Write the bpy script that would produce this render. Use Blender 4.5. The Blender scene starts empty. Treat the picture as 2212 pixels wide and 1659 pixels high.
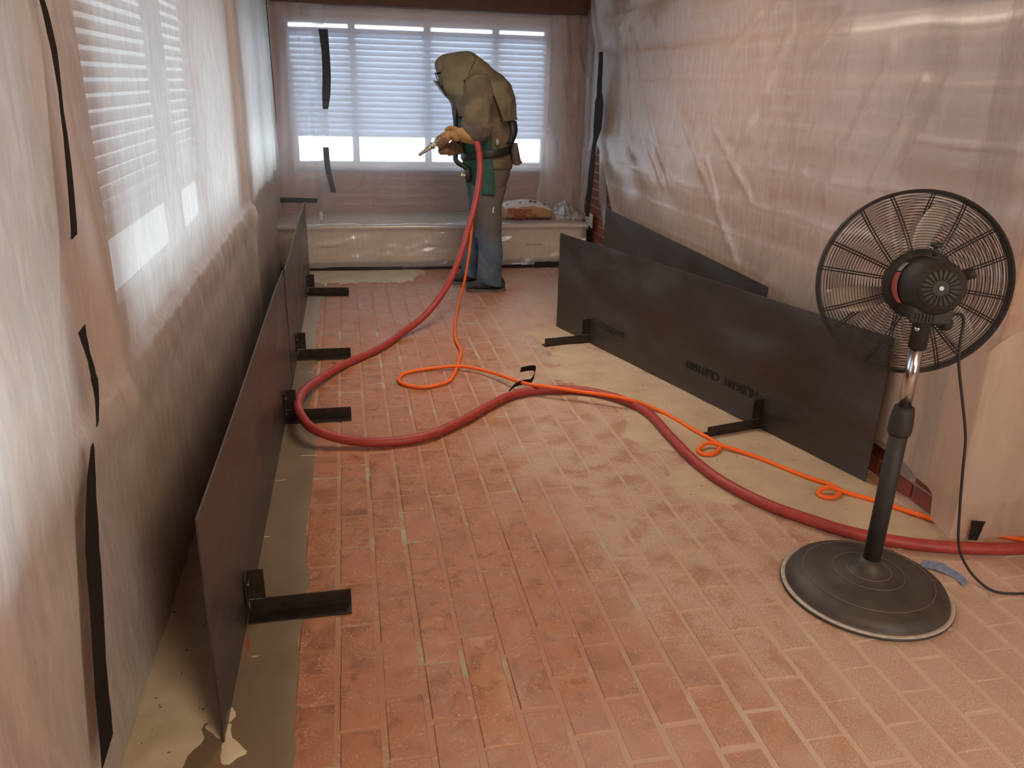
import bpy, bmesh, math, random
from mathutils import Vector, Matrix, noise
random.seed(7)
C = bpy.context.scene.collection
PI = math.pi
# ------------------------------------------------------------------ camera
cam_d = bpy.data.cameras.new('camera'); cam = bpy.data.objects.new('camera', cam_d); C.objects.link(cam)
FW = Vector((0.19208, 0.91577, -0.35281)); RT = Vector((0.98032, -0.19578, 0.02555)); UP = Vector((0.04567, 0.35078, 0.93534))
M = Matrix((RT, UP, -FW)).transposed().to_4x4(); M.translation = Vector((0, 0, 1.5))
cam.matrix_world = M
cam_d.sensor_width = 36; cam_d.lens = 36 * 1715 / 2212; cam_d.clip_start = .05; cam_d.clip_end = 100
bpy.context.scene.camera = cam
# ------------------------------------------------------------------ world, lights, exposure
sc = bpy.context.scene
sc.view_settings.view_transform = 'Standard'; sc.view_settings.look = 'None'
sc.view_settings.gamma = 1; sc.view_settings.use_curve_mapping = False
sc.view_settings.exposure = 0.0
sc.cycles.max_bounces = 8; sc.cycles.diffuse_bounces = 4; sc.cycles.glossy_bounces = 3; sc.cycles.transmission_bounces = 6; sc.cycles.volume_bounces = 1; sc.cycles.transparent_max_bounces = 12
sc.cycles.sample_clamp_indirect = 6; sc.cycles.adaptive_threshold = .02; sc.cycles.caustics_reflective = False; sc.cycles.volume_step_rate = 4
W = bpy.data.worlds.new('daylight'); sc.world = W; W.use_nodes = True
wn = W.node_tree.nodes; bgn = wn['Background']
bgn.inputs[0].default_value = (0.76, 0.87, 1.0, 1); bgn.inputs[1].default_value = 5.2
def area(name, loc, target, size, power, col, sy=None):
    l = bpy.data.lights.new(name, 'AREA'); l.energy = power; l.color = col; l.size = size
    if sy: l.shape = 'RECTANGLE'; l.size_y = sy
    o = bpy.data.objects.new(name, l); C.objects.link(o); o.location = loc
    o.rotation_euler = (Vector(target) - Vector(loc)).to_track_quat('-Z', 'Y').to_euler()
    return o
area('ceiling_lamp_light', (0.9, -0.4, 2.3), (1.1, 2.2, 0.4), 1.0, 60, (1.0, .69, .40), 1.0)
area('daylight_from_doorway', (2.1, -2.1, 1.5), (1.0, 3.0, 0.4), 1.4, 48, (.86, .92, 1.0), 1.5)
area('fill_light_far', (.85, 4.1, 2.34), (.85, 4.15, 0), 1.0, 34, (1.0, .84, .70), 1.0)  # added fill light, brightens the far floor and bench

# ------------------------------------------------------------------ material helper
class NT:
    def __init__(s, name):
        s.m = bpy.data.materials.new(name); s.m.use_nodes = True; s.t = s.m.node_tree
        s.t.nodes.clear(); s.out = s.t.nodes.new('ShaderNodeOutputMaterial')
    def n(s, typ, ins=None, **kw):
        nd = s.t.nodes.new(typ)
        for k, v in kw.items(): setattr(nd, k, v)
        for k, v in (ins or {}).items():
            if isinstance(v, bpy.types.NodeSocket): s.t.links.new(v, nd.inputs[k])
            else: nd.inputs[k].default_value = v
        return nd
    def pos(s): return s.n('ShaderNodeNewGeometry').outputs['Position']
    def noise(s, vec, scale, detail=4, rough=.55, dist=0):
        return s.n('ShaderNodeTexNoise', {'Vector': vec, 'Scale': scale, 'Detail': detail, 'Roughness': rough, 'Distortion': dist}).outputs['Fac']
    def ramp(s, fac, stops):
        r = s.n('ShaderNodeValToRGB', {'Fac': fac}); cr = r.color_ramp
        while len(cr.elements) < len(stops): cr.elements.new(.5)
        for e, (p, c) in zip(cr.elements, stops):
            e.position = p; e.color = c if len(c) == 4 else (*c, 1)
        return r.outputs['Color']
    def mr(s, v, a, b, c=0, d=1):
        return s.n('ShaderNodeMapRange', {'Value': v, 'From Min': a, 'From Max': b, 'To Min': c, 'To Max': d}, interpolation_type='SMOOTHSTEP').outputs['Result']
    def mix(s, f, a, b, bt='MIX'):
        nd = s.n('ShaderNodeMix', data_type='RGBA', blend_type=bt)
        for i, v in ((0, f), (6, a), (7, b)):
            if isinstance(v, bpy.types.NodeSocket): s.t.links.new(v, nd.inputs[i])
            elif i == 0: nd.inputs[0].default_value = v
            else: nd.inputs[i].default_value = (*v, 1) if len(v) == 3 else v
        return nd.outputs[2]
    def math(s, op, a, b=0.0, c=0.0):
        nd = s.n('ShaderNodeMath', operation=op)
        for i, v in enumerate((a, b, c)):
            if isinstance(v, bpy.types.NodeSocket): s.t.links.new(v, nd.inputs[i])
            else: nd.inputs[i].default_value = v
        return nd.outputs[0]
    def sep(s, v):
        return s.n('ShaderNodeSeparateXYZ', {'Vector': v}).outputs
    def mapping(s, vec, scale=(1, 1, 1), rot=(0, 0, 0), loc=(0, 0, 0)):
        return s.n('ShaderNodeMapping', {'Vector': vec, 'Scale': scale, 'Rotation': rot, 'Location': loc}).outputs[0]
    def bump(s, h, strength=.3, dist=.01):
        return s.n('ShaderNodeBump', {'Height': h, 'Strength': strength, 'Distance': dist}).outputs[0]
    def done(s, sh):
        s.t.links.new(sh, s.out.inputs['Surface']); return s.m
    def pbr(s, col, rough=.6, metal=0, bump=None, **kw):
        ins = {'Base Color': col if isinstance(col, bpy.types.NodeSocket) else (*col, 1), 'Roughness': rough, 'Metallic': metal}
        if bump is not None: ins['Normal'] = bump
        for k, v in kw.items(): ins[k.replace('_', ' ')] = v
        return s.done(s.n('ShaderNodeBsdfPrincipled', ins).outputs[0])

def simple(name, col, rough=.6, metal=0, var=.12, scale=30, bumps=.15, obj=True, **kw):
    k = NT(name); p = k.n('ShaderNodeTexCoord').outputs['Object'] if obj else k.pos()
    f = k.noise(p, scale, 5)
    lo = tuple(c * (1 - var) for c in col); hi = tuple(min(1, c * (1 + var)) for c in col)
    return k.pbr(k.ramp(f, [(.3, lo), (.7, hi)]), rough, metal, k.bump(f, bumps, .004), **kw)

def mat_brick():
    k = NT('paver_brick'); p = k.pos(); g = k.n('ShaderNodeNewGeometry').outputs['Random Per Island']
    oi = k.n('ShaderNodeObjectInfo').outputs['Random']
    r = k.math('FRACT', k.math('ADD', g, k.math('MULTIPLY', oi, 7.31)))
    base = k.ramp(r, [(0, (.29, .110, .045)), (.3, (.39, .158, .062)), (.6, (.34, .132, .062)), (1, (.43, .168, .060))])
    big = k.noise(p, 1.1, 4, .6); blot = k.noise(p, 9, 5, .6); fine = k.noise(p, 60, 4, .6)
    c = k.mix(k.mr(blot, .42, .60), base, (.43, .180, .090))
    c = k.mix(k.mr(k.noise(p, 16, 4, .65, .5), .50, .64, 0, .65), c, (.215, .078, .030))
    film = k.mr(k.noise(p, 4.5, 4, .6, .4), .50, .60, 0, .6)
    c = k.mix(film, c, (.41, .18, .105))
    c = k.mix(k.mr(fine, .55, .75, 0, .35), c, (.16, .055, .028))
    x, y, z = k.sep(p)[:3]
    # pinker, paler tone on the far and near bricks
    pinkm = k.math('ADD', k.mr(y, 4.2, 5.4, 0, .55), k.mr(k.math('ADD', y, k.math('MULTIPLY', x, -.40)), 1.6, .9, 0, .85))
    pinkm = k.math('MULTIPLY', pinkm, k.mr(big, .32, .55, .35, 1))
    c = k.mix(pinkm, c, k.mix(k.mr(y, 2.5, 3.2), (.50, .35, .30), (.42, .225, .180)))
    # blast dust lying thicker towards the right hand side
    edge = k.math('ADD', k.math('ADD', x, k.math('MULTIPLY', k.math('ABSOLUTE', k.math('SUBTRACT', y, 3.1)), -.22)), k.math('MULTIPLY', k.math('SUBTRACT', big, .5), .9))
    dust = k.mr(edge, .32, .72, 0, .85)
    grain = k.noise(p, 300, 3, .7)
    dust2 = k.math('MULTIPLY', dust, k.mr(k.math('ADD', blot, k.math('MULTIPLY', k.math('SUBTRACT', grain, .5), .6)), .36, .60, .45, 1.15))
    c = k.mix(dust2, c, k.mix(k.mr(grain, .35, .65), (.38, .245, .175), (.58, .43, .335)))
    spk = k.noise(k.mapping(p, (1, 1, 1)), 190, 2, .6, 1.2)
    patch = k.mr(k.noise(p, 11, 3, .5), .40, .56, .12, 1)
    sp = k.math('MULTIPLY', k.mr(spk, .60, .64), patch)
    c = k.mix(k.math('MULTIPLY', sp, .75), c, (.72, .50, .33))
    h = k.math('ADD', k.math('MULTIPLY', fine, .6), k.math('MULTIPLY', sp, 1.0))
    rough = k.mr(blot, .35, .65, .42, .62)
    return k.pbr(c, rough, 0, k.bump(h, .35, .0025))
def mat_grout():
    k = NT('floor_mortar'); p = k.pos(); a = k.noise(p, 3.2, 4, .6); b = k.noise(p, 45, 4, .6)
    c = k.ramp(a, [(.40, (.42, .215, .140)), (.57, (.44, .25, .17)), (.62, (.40, .36, .25)), (.70, (.46, .42, .31))])
    c = k.mix(k.mr(b, .58, .72, 0, .6), c, (.62, .47, .34))
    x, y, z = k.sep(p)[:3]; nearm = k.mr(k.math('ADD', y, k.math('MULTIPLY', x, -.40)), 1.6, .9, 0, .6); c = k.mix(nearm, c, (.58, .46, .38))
    edge = k.math('ADD', k.math('ADD', x, k.math('MULTIPLY', k.math('ABSOLUTE', k.math('SUBTRACT', y, 3.1)), -.22)), k.math('MULTIPLY', k.math('SUBTRACT', k.noise(p, 1.1, 4, .6), .5), .9))
    c = k.mix(k.mr(edge, .32, .72, 0, .6), c, (.55, .405, .30))
    return k.pbr(c, .85, 0, k.bump(b, .5, .003))
def mat_sand(name, c1, c2):
    k = NT(name); p = k.pos(); a = k.noise(p, 5, 5, .6); b = k.noise(p, 220, 3, .6); s = k.noise(p, 38, 2, .5)
    c = k.ramp(a, [(.3, c1), (.7, c2)])
    c = k.mix(k.mr(s, .71, .74, 0, .8), c, (.10, .065, .04))
    return k.pbr(c, .95, 0, k.bump(b, .35, .002))
def mat_skim():
    k = NT('cement_skim'); p = k.pos(); a = k.noise(p, 4, 5, .6); b = k.noise(p, 90, 4, .6)
    c = k.ramp(a, [(.3, (.150, .108, .062)), (.7, (.200, .150, .088))])
    x, y, z = k.sep(p)[:3]
    w = k.mr(k.math('ABSOLUTE', k.math('SUBTRACT', k.math('FRACT', k.math('DIVIDE', k.math('SUBTRACT', k.math('ADD', y, k.math('MULTIPLY', a, .02)), 2.0), .21142)), .5)), .018, .010)
    w = k.math('MULTIPLY', w, k.mr(k.noise(k.mapping(p, (9, 5.5, 1)), 1, 2), .55, .60, 0, .9))
    c = k.mix(w, c, (.62, .52, .38))
    far = k.mr(k.math('ADD', y, k.math('MULTIPLY', k.noise(p, 6, 4), .8)), 4.75, 5.2, 0, .65)
    c = k.mix(k.math('MULTIPLY', far, k.mr(b, .3, .6, .4, 1)), c, (.42, .37, .28))
    fr = k.math('MULTIPLY', k.mr(k.noise(k.mapping(p, (40, 7, 1)), 1, 3), .60, .68, 0, .7), k.mr(x, -.33, -.31, 1, 0))
    fr = k.math('MULTIPLY', fr, k.mr(y, 2.3, 1.9, 0, 1))
    c = k.mix(fr, c, (.30, .03, .01))
    return k.pbr(c, .55, 0, k.bump(b, .15, .002))
def mat_wallbrick(name, dark=1.0):
    k = NT(name); p = k.n('ShaderNodeTexCoord').outputs['Object']; g = k.n('ShaderNodeNewGeometry').outputs['Random Per Island']
    oi = k.n('ShaderNodeObjectInfo').outputs['Random']; r = k.math('FRACT', k.math('ADD', g, k.math('MULTIPLY', oi, 5.7)))
    b = k.noise(k.pos(), 40, 5, .6)
    c = k.ramp(r, [(0, (.20 * dark, .050 * dark, .030 * dark)), (.5, (.28 * dark, .075 * dark, .045 * dark)), (1, (.24 * dark, .060 * dark, .040 * dark))])
    c = k.mix(k.mr(b, .5, .75, 0, .5), c, (.13, .045, .03))
    return k.pbr(c, .85, 0, k.bump(b, .5, .003))
def mat_wall(name):
    """brick wall seen only through the plastic"""
    k = NT(name); p = k.pos(); x, y, z = k.sep(p)[:3]
    v = k.n('ShaderNodeCombineXYZ', {'X': k.math('ADD', x, y), 'Y': z}).outputs[0]
    br = k.n('ShaderNodeTexBrick', {'Vector': v, 'Color1': (.34, .125, .085, 1), 'Color2': (.42, .17, .12, 1), 'Mortar': (.50, .42, .34, 1), 'Scale': 1.0,
        'Mortar Size': .008, 'Brick Width': .21, 'Row Height': .075})
    return k.pbr(br.outputs['Color'], .9, 0, k.bump(br.outputs['Fac'], -.3, .005))
def mat_plastic(name, transp=.30, blur=.30, trans=.55, tint=(.86, .80, .76), gl=.10, wr=1.0, rough=.28, brough=.40):
    k = NT(name); p = k.pos()
    n1 = k.noise(k.mapping(p, (2.2, 2.2, .55)), 2.5, 4, .6, .6); n2 = k.noise(k.mapping(p, (14, 14, 3)), 2.2, 4, .6, .8)
    h = k.math('ADD', k.math('MULTIPLY', n1, 1.2), k.math('MULTIPLY', n2, .22))
    nb = k.bump(h, .30 * wr, .02)
    # wrinkled film is a little milkier along its folds
    den = k.mr(n2, .3, .75, -.06, .10)
    tr = k.n('ShaderNodeBsdfTransparent', {'Color': (.97, .95, .93, 1)})
    rf = k.n('ShaderNodeBsdfRefraction', {'Color': (.93, .92, .92, 1), 'Roughness': brough, 'IOR': 1.22})
    df = k.n('ShaderNodeBsdfDiffuse', {'Color': (*tint, 1), 'Roughness': .5, 'Normal': nb})
    tl = k.n('ShaderNodeBsdfTranslucent', {'Color': (*tint, 1), 'Normal': nb})
    gs = k.n('ShaderNodeBsdfGlossy', {'Color': (1, 1, 1, 1), 'Roughness': rough, 'Normal': nb})
    dt = k.n('ShaderNodeMixShader', {0: trans, 1: df.outputs[0], 2: tl.outputs[0]})
    see = transp + blur
    m1 = k.n('ShaderNodeMixShader', {0: blur / see, 1: tr.outputs[0], 2: rf.outputs[0]})
    m2 = k.n('ShaderNodeMixShader', {0: k.math('SUBTRACT', see, den), 1: dt.outputs[0], 2: m1.outputs[0]})
    fz = k.n('ShaderNodeFresnel', {'IOR': 1.45, 'Normal': nb}).outputs[0]
    m3 = k.n('ShaderNodeMixShader', {0: k.math('ADD', k.math('MULTIPLY', fz, .20), gl * .3), 1: m2.outputs[0], 2: gs.outputs[0]})
    return k.done(m3.outputs[0])
def mat_steel():
    k = NT('mill_scale_steel'); p = k.pos(); a = k.noise(k.mapping(p, (1, 1, 2.5)), 2.2, 5, .6); b = k.noise(p, 120, 3, .6)
    c = k.ramp(a, [(.3, (.085, .072, .062)), (.55, (.105, .098, .094)), (.75, (.135, .138, .145))])
    return k.pbr(c, k.mr(a, .3, .7, .34, .50), .75, k.bump(b, .08, .001))
def mat_cloth(name, col, col2, scale=9, rough=.9, weave=260):
    k = NT(name); p = k.pos(); a = k.noise(p, scale, 5, .6, .4); b = k.noise(p, weave, 2, .5); w = k.noise(k.mapping(p, (1, 1, .6)), 22, 4, .6, 1)
    c = k.mix(k.mr(a, .38, .62), col, col2)
    return k.pbr(c, rough, 0, k.bump(k.math('ADD', k.math('MULTIPLY', b, .12), w), .5, .010))

PLb = mat_plastic('plastic_film_back', .10, .50, .5, (.80, .77, .76), .03, .8, .4)
PLl = mat_plastic('plastic_film_left', .08, .34, .50, (.90, .84, .76), .01, .6, .45, .62)
PLr = mat_plastic('plastic_film_right', .26, .22, .38, (.80, .67, .54), .0, .6, .40, .5)
PLc = mat_plastic('plastic_film_bench', .36, .16, .4, (.85, .82, .78), .25, .7, .16)
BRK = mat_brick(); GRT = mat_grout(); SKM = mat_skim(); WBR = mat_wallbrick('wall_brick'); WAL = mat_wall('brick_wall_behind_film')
SAND = mat_sand('blasting_sand', (.44, .32, .205), (.55, .42, .285)); DUSTC = mat_sand('cream_dust', (.52, .44, .30), (.66, .58, .44))
STL = mat_steel(); TAPE = simple('black_cloth_tape', (.018, .015, .013), .85, 0, .3, 60, .3, Specular_IOR_Level=.15)
BLK = simple('black_angle_steel', (.050, .038, .033), .36, .6, .3, 25, .1)
WELD = simple('bright_weld_bead', (.50, .47, .42), .28, .9, .3, 150, .8)
HOSEM = simple('red_rubber_hose', (.34, .042, .034), .50, 0, .18, 25, .25, False)
CORDM = None
WOODC = simple('cream_painted_wood', (.74, .62, .50), .6, 0, .1, 6, .1)
BEAMM = simple('brown_wood_beam', (.115, .052, .036), .7, 0, .2, 8, .2)
k = NT('white_blind'); WHT = k.done(k.n('ShaderNodeMixShader', {0: .45, 1: k.n('ShaderNodeBsdfDiffuse', {'Color': (.78, .79, .82, 1)}).outputs[0], 2: k.n('ShaderNodeBsdfTranslucent', {'Color': (.70, .74, .82, 1)}).outputs[0]}).outputs[0])
FRM = simple('white_window_frame', (.55, .55, .57), .5, 0, .05, 10, .05)
CEIL = simple('ceiling_paint', (.42, .30, .24), .9, 0, .1, 5, .05)
PLAIN = simple('plain_painted_wall', (.50, .37, .29), .9, 0, .08, 3, .05)

# ------------------------------------------------------------------ object helpers
def link(name, verts, faces, mat, parent=None, smooth=False, loc=None):
    me = bpy.data.meshes.new(name); me.from_pydata([tuple(v) for v in verts], [], faces); me.update()
    return objm(name, me, mat, parent, smooth)
def objm(name, me, mat, parent=None, smooth=False):
    if mat is not None:
        for mm in (mat if isinstance(mat, (list, tuple)) else [mat]): me.materials.append(mm)
    if smooth: me.polygons.foreach_set('use_smooth', [True] * len(me.polygons))
    o = bpy.data.objects.new(name, me); C.objects.link(o)
    if parent is not None: adopt(o, parent)
    return o
def wloc(p):
    v = Vector((0, 0, 0))
    while p is not None: v += p.location; p = p.parent
    return v
def adopt(o, parent):
    o.parent = parent; o.matrix_parent_inverse = Matrix.Translation(-wloc2(parent))
def wloc2(p):
    # parts carry their vertices in world space, so only the thing's own empty moves them
    while p.parent is not None: p = p.parent
    return Vector(p.location) if p.type == 'EMPTY' else Vector((0, 0, 0))
def childof(o, parent):           # a sub-part of a part whose own transform is identity
    o.parent = parent; return o
def thing(name, label, cat, loc=(0, 0, 0), group=None):
    o = bpy.data.objects.new(name, None); C.objects.link(o); o.location = loc; o.empty_display_size = .05
    return tag(o, label, cat, group)
def tag(o, label, cat, group=None):
    o['label'] = label; o['category'] = cat
    if group: o['group'] = group
    return o
def struct(o): o['kind'] = 'structure'; return o
def bxv(x0, x1, y0, y1, z0, z1):
    v = [(x0, y0, z0), (x1, y0, z0), (x1, y1, z0), (x0, y1, z0), (x0, y0, z1), (x1, y0, z1), (x1, y1, z1), (x0, y1, z1)]
    f = [(3, 2, 1, 0), (4, 5, 6, 7), (0, 1, 5, 4), (1, 2, 6, 5), (2, 3, 7, 6), (3, 0, 4, 7)]
    return v, f
class MB:
    def __init__(s): s.v = []; s.f = []
    def add(s, v, f, M=None):
        n = len(s.v); s.v += [tuple(M @ Vector(q)) for q in v] if M is not None else [tuple(q) for q in v]
        s.f += [tuple(i + n for i in q) for q in f]; return s
    def box(s, x0, x1, y0, y1, z0, z1, M=None): return s.add(*bxv(x0, x1, y0, y1, z0, z1), M)
    def build(s, name, mat, parent=None, smooth=False, bevel=0):
        o = link(name, s.v, s.f, mat, parent, smooth)
        if bevel:
            b = o.modifiers.new('b', 'BEVEL'); b.width = bevel; b.segments = 2; b.limit_method = 'ANGLE'; b.angle_limit = .7
        return o
def catmull(P, n=6, closed=False):
    P = [Vector(p) for p in P]; out = []
    N = len(P)
    for i in range(N if closed else N - 1):
        if closed: a, b, c, d = P[(i - 1) % N], P[i], P[(i + 1) % N], P[(i + 2) % N]
        else: a, b, c, d = P[max(i - 1, 0)], P[i], P[i + 1], P[min(i + 2, N - 1)]
        for j in range(n):
            t = j / n
            out.append(.5 * ((2 * b) + (c - a) * t + (2 * a - 5 * b + 4 * c - d) * t * t + (3 * b - a - 3 * c + d) * t ** 3))
    if not closed: out.append(P[-1])
    return out
def tubev(P, r, seg=10, cap=True, rad=None):
    P = [Vector(p) for p in P]; v = []; f = []; up = None
    for i, p in enumerate(P):
        t = (P[min(i + 1, len(P) - 1)] - P[max(i - 1, 0)])
        if t.length < 1e-9: t = Vector((0, 0, 1))
        t.normalize()
        if up is None: up = t.orthogonal().normalized()
        up = (up - t * up.dot(t)); up = up.normalized() if up.length > 1e-6 else t.orthogonal().normalized()
        s = t.cross(up); rr = rad[i] if rad else r
        for k in range(seg):
            a = 2 * PI * k / seg; v.append(p + up * (rr * math.cos(a)) + s * (rr * math.sin(a)))
    for i in range(len(P) - 1):
        for k in range(seg):
            a = i * seg + k; b = i * seg + (k + 1) % seg; f.append((a, b, b + seg, a + seg))
    if cap: f.append(tuple(reversed(range(seg)))); f.append(tuple((len(P) - 1) * seg + k for k in range(seg)))
    return v, f
def lathe(prof, seg=48, M=None, cap=True):
    v = []; f = []
    for (r, z) in prof:
        for k in range(seg):
            a = 2 * PI * k / seg; v.append(Vector((r * math.cos(a), r * math.sin(a), z)))
    for i in range(len(prof) - 1):
        for k in range(seg):
            a = i * seg + k; b = i * seg + (k + 1) % seg; f.append((a, b, b + seg, a + seg))
    if cap: f.append(tuple(reversed(range(seg)))); f.append(tuple((len(prof) - 1) * seg + k for k in range(seg)))
    if M is not None: v = [M @ q for q in v]
    return v, f
def frame(o, z, x=None):
    z = Vector(z).normalized(); x = Vector(x) if x is not None else z.orthogonal(); x = (x - z * x.dot(z)).normalized(); y = z.cross(x)
    m = Matrix((x, y, z)).transposed().to_4x4(); m.translation = Vector(o); return m
def rings(L, seg=28, sub=4, ex=2.0, wr=0.0, wf=9.0, seed=0.0, cap=True, arc=None):
    """loft through rings given as (Fx,Fz, Bx,Bz, Yc, dy): front and back silhouette points and half depth"""
    S = catmull([Vector(r[:3]) for r in L], sub); T = catmull([Vector(r[3:6]) for r in L], sub)
    v = []; f = []; n = len(S)
    a0, a1 = arc if arc else (0, 2 * PI)
    cols = seg if not arc else seg + 1
    for s, t in zip(S, T):
        F = Vector((s[0], t[1], s[1])); B = Vector((s[2], t[1], t[0])); c = (F + B) / 2; e1 = (B - F) / 2; e2 = Vector((0, t[2], 0))
        for k in range(cols):
            a = a0 + (a1 - a0) * k / seg; ca, sa = math.cos(a), math.sin(a)
            ca = math.copysign(abs(ca) ** (2 / ex), ca); sa = math.copysign(abs(sa) ** (2 / ex), sa)
            q = c + e1 * ca + e2 * sa; d = (q - c)
            if wr:
                nn = noise.noise(Vector((q.x * wf, q.y * wf, q.z * wf * .6 + seed)))  + .5 * noise.noise(Vector((q.x * wf * 2.3, q.y * wf * 2.3, q.z * wf * 1.7 + seed)))
                q = q + d.normalized() * (wr * nn)
            v.append(q)
    for i in range(n - 1):
        for k in range(seg):
            a = i * cols + k; b = i * cols + ((k + 1) % cols if not arc else k + 1); f.append((a, a + cols, b + cols, b))
    if cap and not arc: f.append(tuple(range(cols))); f.append(tuple(reversed([(n - 1) * cols + k for k in range(cols)])))
    return v, f
def solid(o, t=.004, off=0):
    m = o.modifiers.new('s', 'SOLIDIFY'); m.thickness = t; m.offset = off; return o
def sheet(name, fn, nu, nv, mat, parent=None):
    v = [fn(i / nu, j / nv) for j in range(nv + 1) for i in range(nu + 1)]
    f = [(j * (nu + 1) + i, j * (nu + 1) + i + 1, (j + 1) * (nu + 1) + i + 1, (j + 1) * (nu + 1) + i) for j in range(nv) for i in range(nu)]
    return link(name, v, f, mat, parent, True)
def N(x, y=0, z=0): return noise.noise(Vector((x, y, z)))
def lerp(a, b, t): return a + (b - a) * t
def pl(pts, x):                   # piecewise-linear lookup
    if x <= pts[0][0]: return pts[0][1]
    for (a, b), (c, d) in zip(pts, pts[1:]):
        if x <= c: return b + (d - b) * (x - a) / (c - a)
    return pts[-1][1]
def text_mesh(s, size, extr=.0006, bold=.0):
    cu = bpy.data.curves.new('txt', 'FONT'); cu.body = s; cu.size = size; cu.extrude = extr; cu.offset = bold; cu.align_x = 'LEFT'
    o = bpy.data.objects.new('txt', cu); C.objects.link(o)
    dg = bpy.context.evaluated_depsgraph_get(); me = bpy.data.meshes.new_from_object(o.evaluated_get(dg))
    bpy.data.objects.remove(o); bpy.data.curves.remove(cu); me.materials.clear(); return me

# ------------------------------------------------------------------ floor
W0, X0, LB, Y0 = .11342, -.199, .21142, 1.9856
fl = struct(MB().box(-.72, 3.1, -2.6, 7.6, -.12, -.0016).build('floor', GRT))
def paver(j):
    rr = random.Random(j); a = (W0 - .0145) / 2 + rr.uniform(-.0008, .0012); b = (LB - .0095) / 2 + rr.uniform(-.001, .0015); c = .003
    base = [(-a, -b), (a, -b), (a, b), (-a, b)]
    v = [(x + rr.uniform(-.001, .001), y + rr.uniform(-.001, .001), -.05) for x, y in base]
    v += [(x, y, -c * .8) for x, y in [(q[0], q[1]) for q in v[:4]]]
    v += [(q[0] - math.copysign(c, q[0]), q[1] - math.copysign(c, q[1]), rr.uniform(-.0006, .0012)) for q in v[:4]]
    f = [(0, 1, 5, 4), (1, 2, 6, 5), (2, 3, 7, 6), (3, 0, 4, 7), (4, 5, 9, 8), (5, 6, 10, 9), (6, 7, 11, 10), (7, 4, 8, 11), (8, 9, 10, 11)]
    return v, f
pav = [paver(j) for j in range(7)]; pmesh = []
for v, f in pav:
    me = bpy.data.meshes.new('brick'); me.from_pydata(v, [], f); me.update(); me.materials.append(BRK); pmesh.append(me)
cells = []
for k in range(-5, 28):
    for r in range(-8, 30):
        cx = X0 + (k + .5) * W0; cy = Y0 + (r + .5) * LB + (0 if k % 2 else LB / 2) + random.uniform(-.006, .006)
        if cy > 7.1 or cy < .3 or cx > 2.9: continue
        d = Vector((cx, cy, -1.5)); zc = d.dot(FW); inv = False
        if zc > .1:
            u = 1106 + 1715 * d.dot(RT) / zc; vv = 829 - 1715 * d.dot(UP) / zc
            inv = -60 < u < 2270 and 560 < vv < 1720 and cx > -.25
        covered = cx < -.28
        if covered: continue
        cells.append((0 if inv else 1, zc, cx, cy))
cells.sort(); MBs = MB()
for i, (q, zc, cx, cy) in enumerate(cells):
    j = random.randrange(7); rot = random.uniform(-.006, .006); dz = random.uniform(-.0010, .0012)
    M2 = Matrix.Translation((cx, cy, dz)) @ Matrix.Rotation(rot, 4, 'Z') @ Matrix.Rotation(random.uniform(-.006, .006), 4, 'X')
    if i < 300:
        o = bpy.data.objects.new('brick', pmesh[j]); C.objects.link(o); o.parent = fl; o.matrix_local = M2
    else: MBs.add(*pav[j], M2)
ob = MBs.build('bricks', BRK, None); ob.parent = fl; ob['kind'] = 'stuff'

# cement skim strip under the left-hand sheets
def skim(u, v):
    y = lerp(.8, 6.6, v); x1 = X0 + .006 + .030 * N(y * 2.1, 3) + .022 * N(y * 9, 5) + .010 * N(y * 30, 7) + (.015 if y < 3.5 else -.02)
    x = lerp(-.615, x1, u); return (x, y, .0032 - (.006 if u > .995 else 0) + .0006 * N(x * 8, y * 8))
o = sheet('skim_coat', skim, 14, 160, SKM); o.parent = fl

# drifts of sand, each a height field that rises out of the brick joints
def drift(name, poly, step, zfun, mat, label):
    xs = [p[0] for p in poly]; ys = [p[1] for p in poly]; x0, x1, y0, y1 = min(xs) - .3, max(xs) + .3, min(ys) - .3, max(ys) + .3
    nx = int((x1 - x0) / step); ny = int((y1 - y0) / step)
    def sd(x, y):
        ins = False; best = 9
        for (ax, ay), (bx, by) in zip(poly, poly[1:] + poly[:1]):
            if (ay > y) != (by > y) and x < (bx - ax) * (y - ay) / (by - ay) + ax: ins = not ins
            dx, dy = bx - ax, by - ay; t = max(0, min(1, ((x - ax) * dx + (y - ay) * dy) / (dx * dx + dy * dy + 1e-12)))
            best = min(best, math.hypot(x - ax - t * dx, y - ay - t * dy))
        return best if ins else -best
    vs = []; idx = {}; fs = []
    for j in range(ny + 1):
        for i in range(nx + 1):
            x = x0 + i * step; y = y0 + j * step; z = zfun(x, y, sd(x, y)); vs.append((x, y, z))
    keep = [z > -.012 for _, _, z in vs]
    for j in range(ny):
        for i in range(nx):
            q = (j * (nx + 1) + i, j * (nx + 1) + i + 1, (j + 1) * (nx + 1) + i + 1, (j + 1) * (nx + 1) + i)
            if any(keep[a] for a in q): fs.append(q)
    used = sorted({a for q in fs for a in q}); mp = {a: i for i, a in enumerate(used)}
    o = link(name, [vs[a] for a in used], [tuple(mp[a] for a in q) for q in fs], mat, None, True)
    tag(o, label, 'sand'); o['kind'] = 'stuff'; return o
def zf(x, y, s):
    n = N(x * 3, y * 3, 1) * .10 + N(x * 9, y * 9, 4) * .045 + N(x * 28, y * 28, 8) * .022
    if x > 2.125 and y > 2.19: return -.02
    return max(-.02, min(.004, (s + n) * .045 - .0015)) + .0012 * N(x * 14, y * 14, 2)
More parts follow.
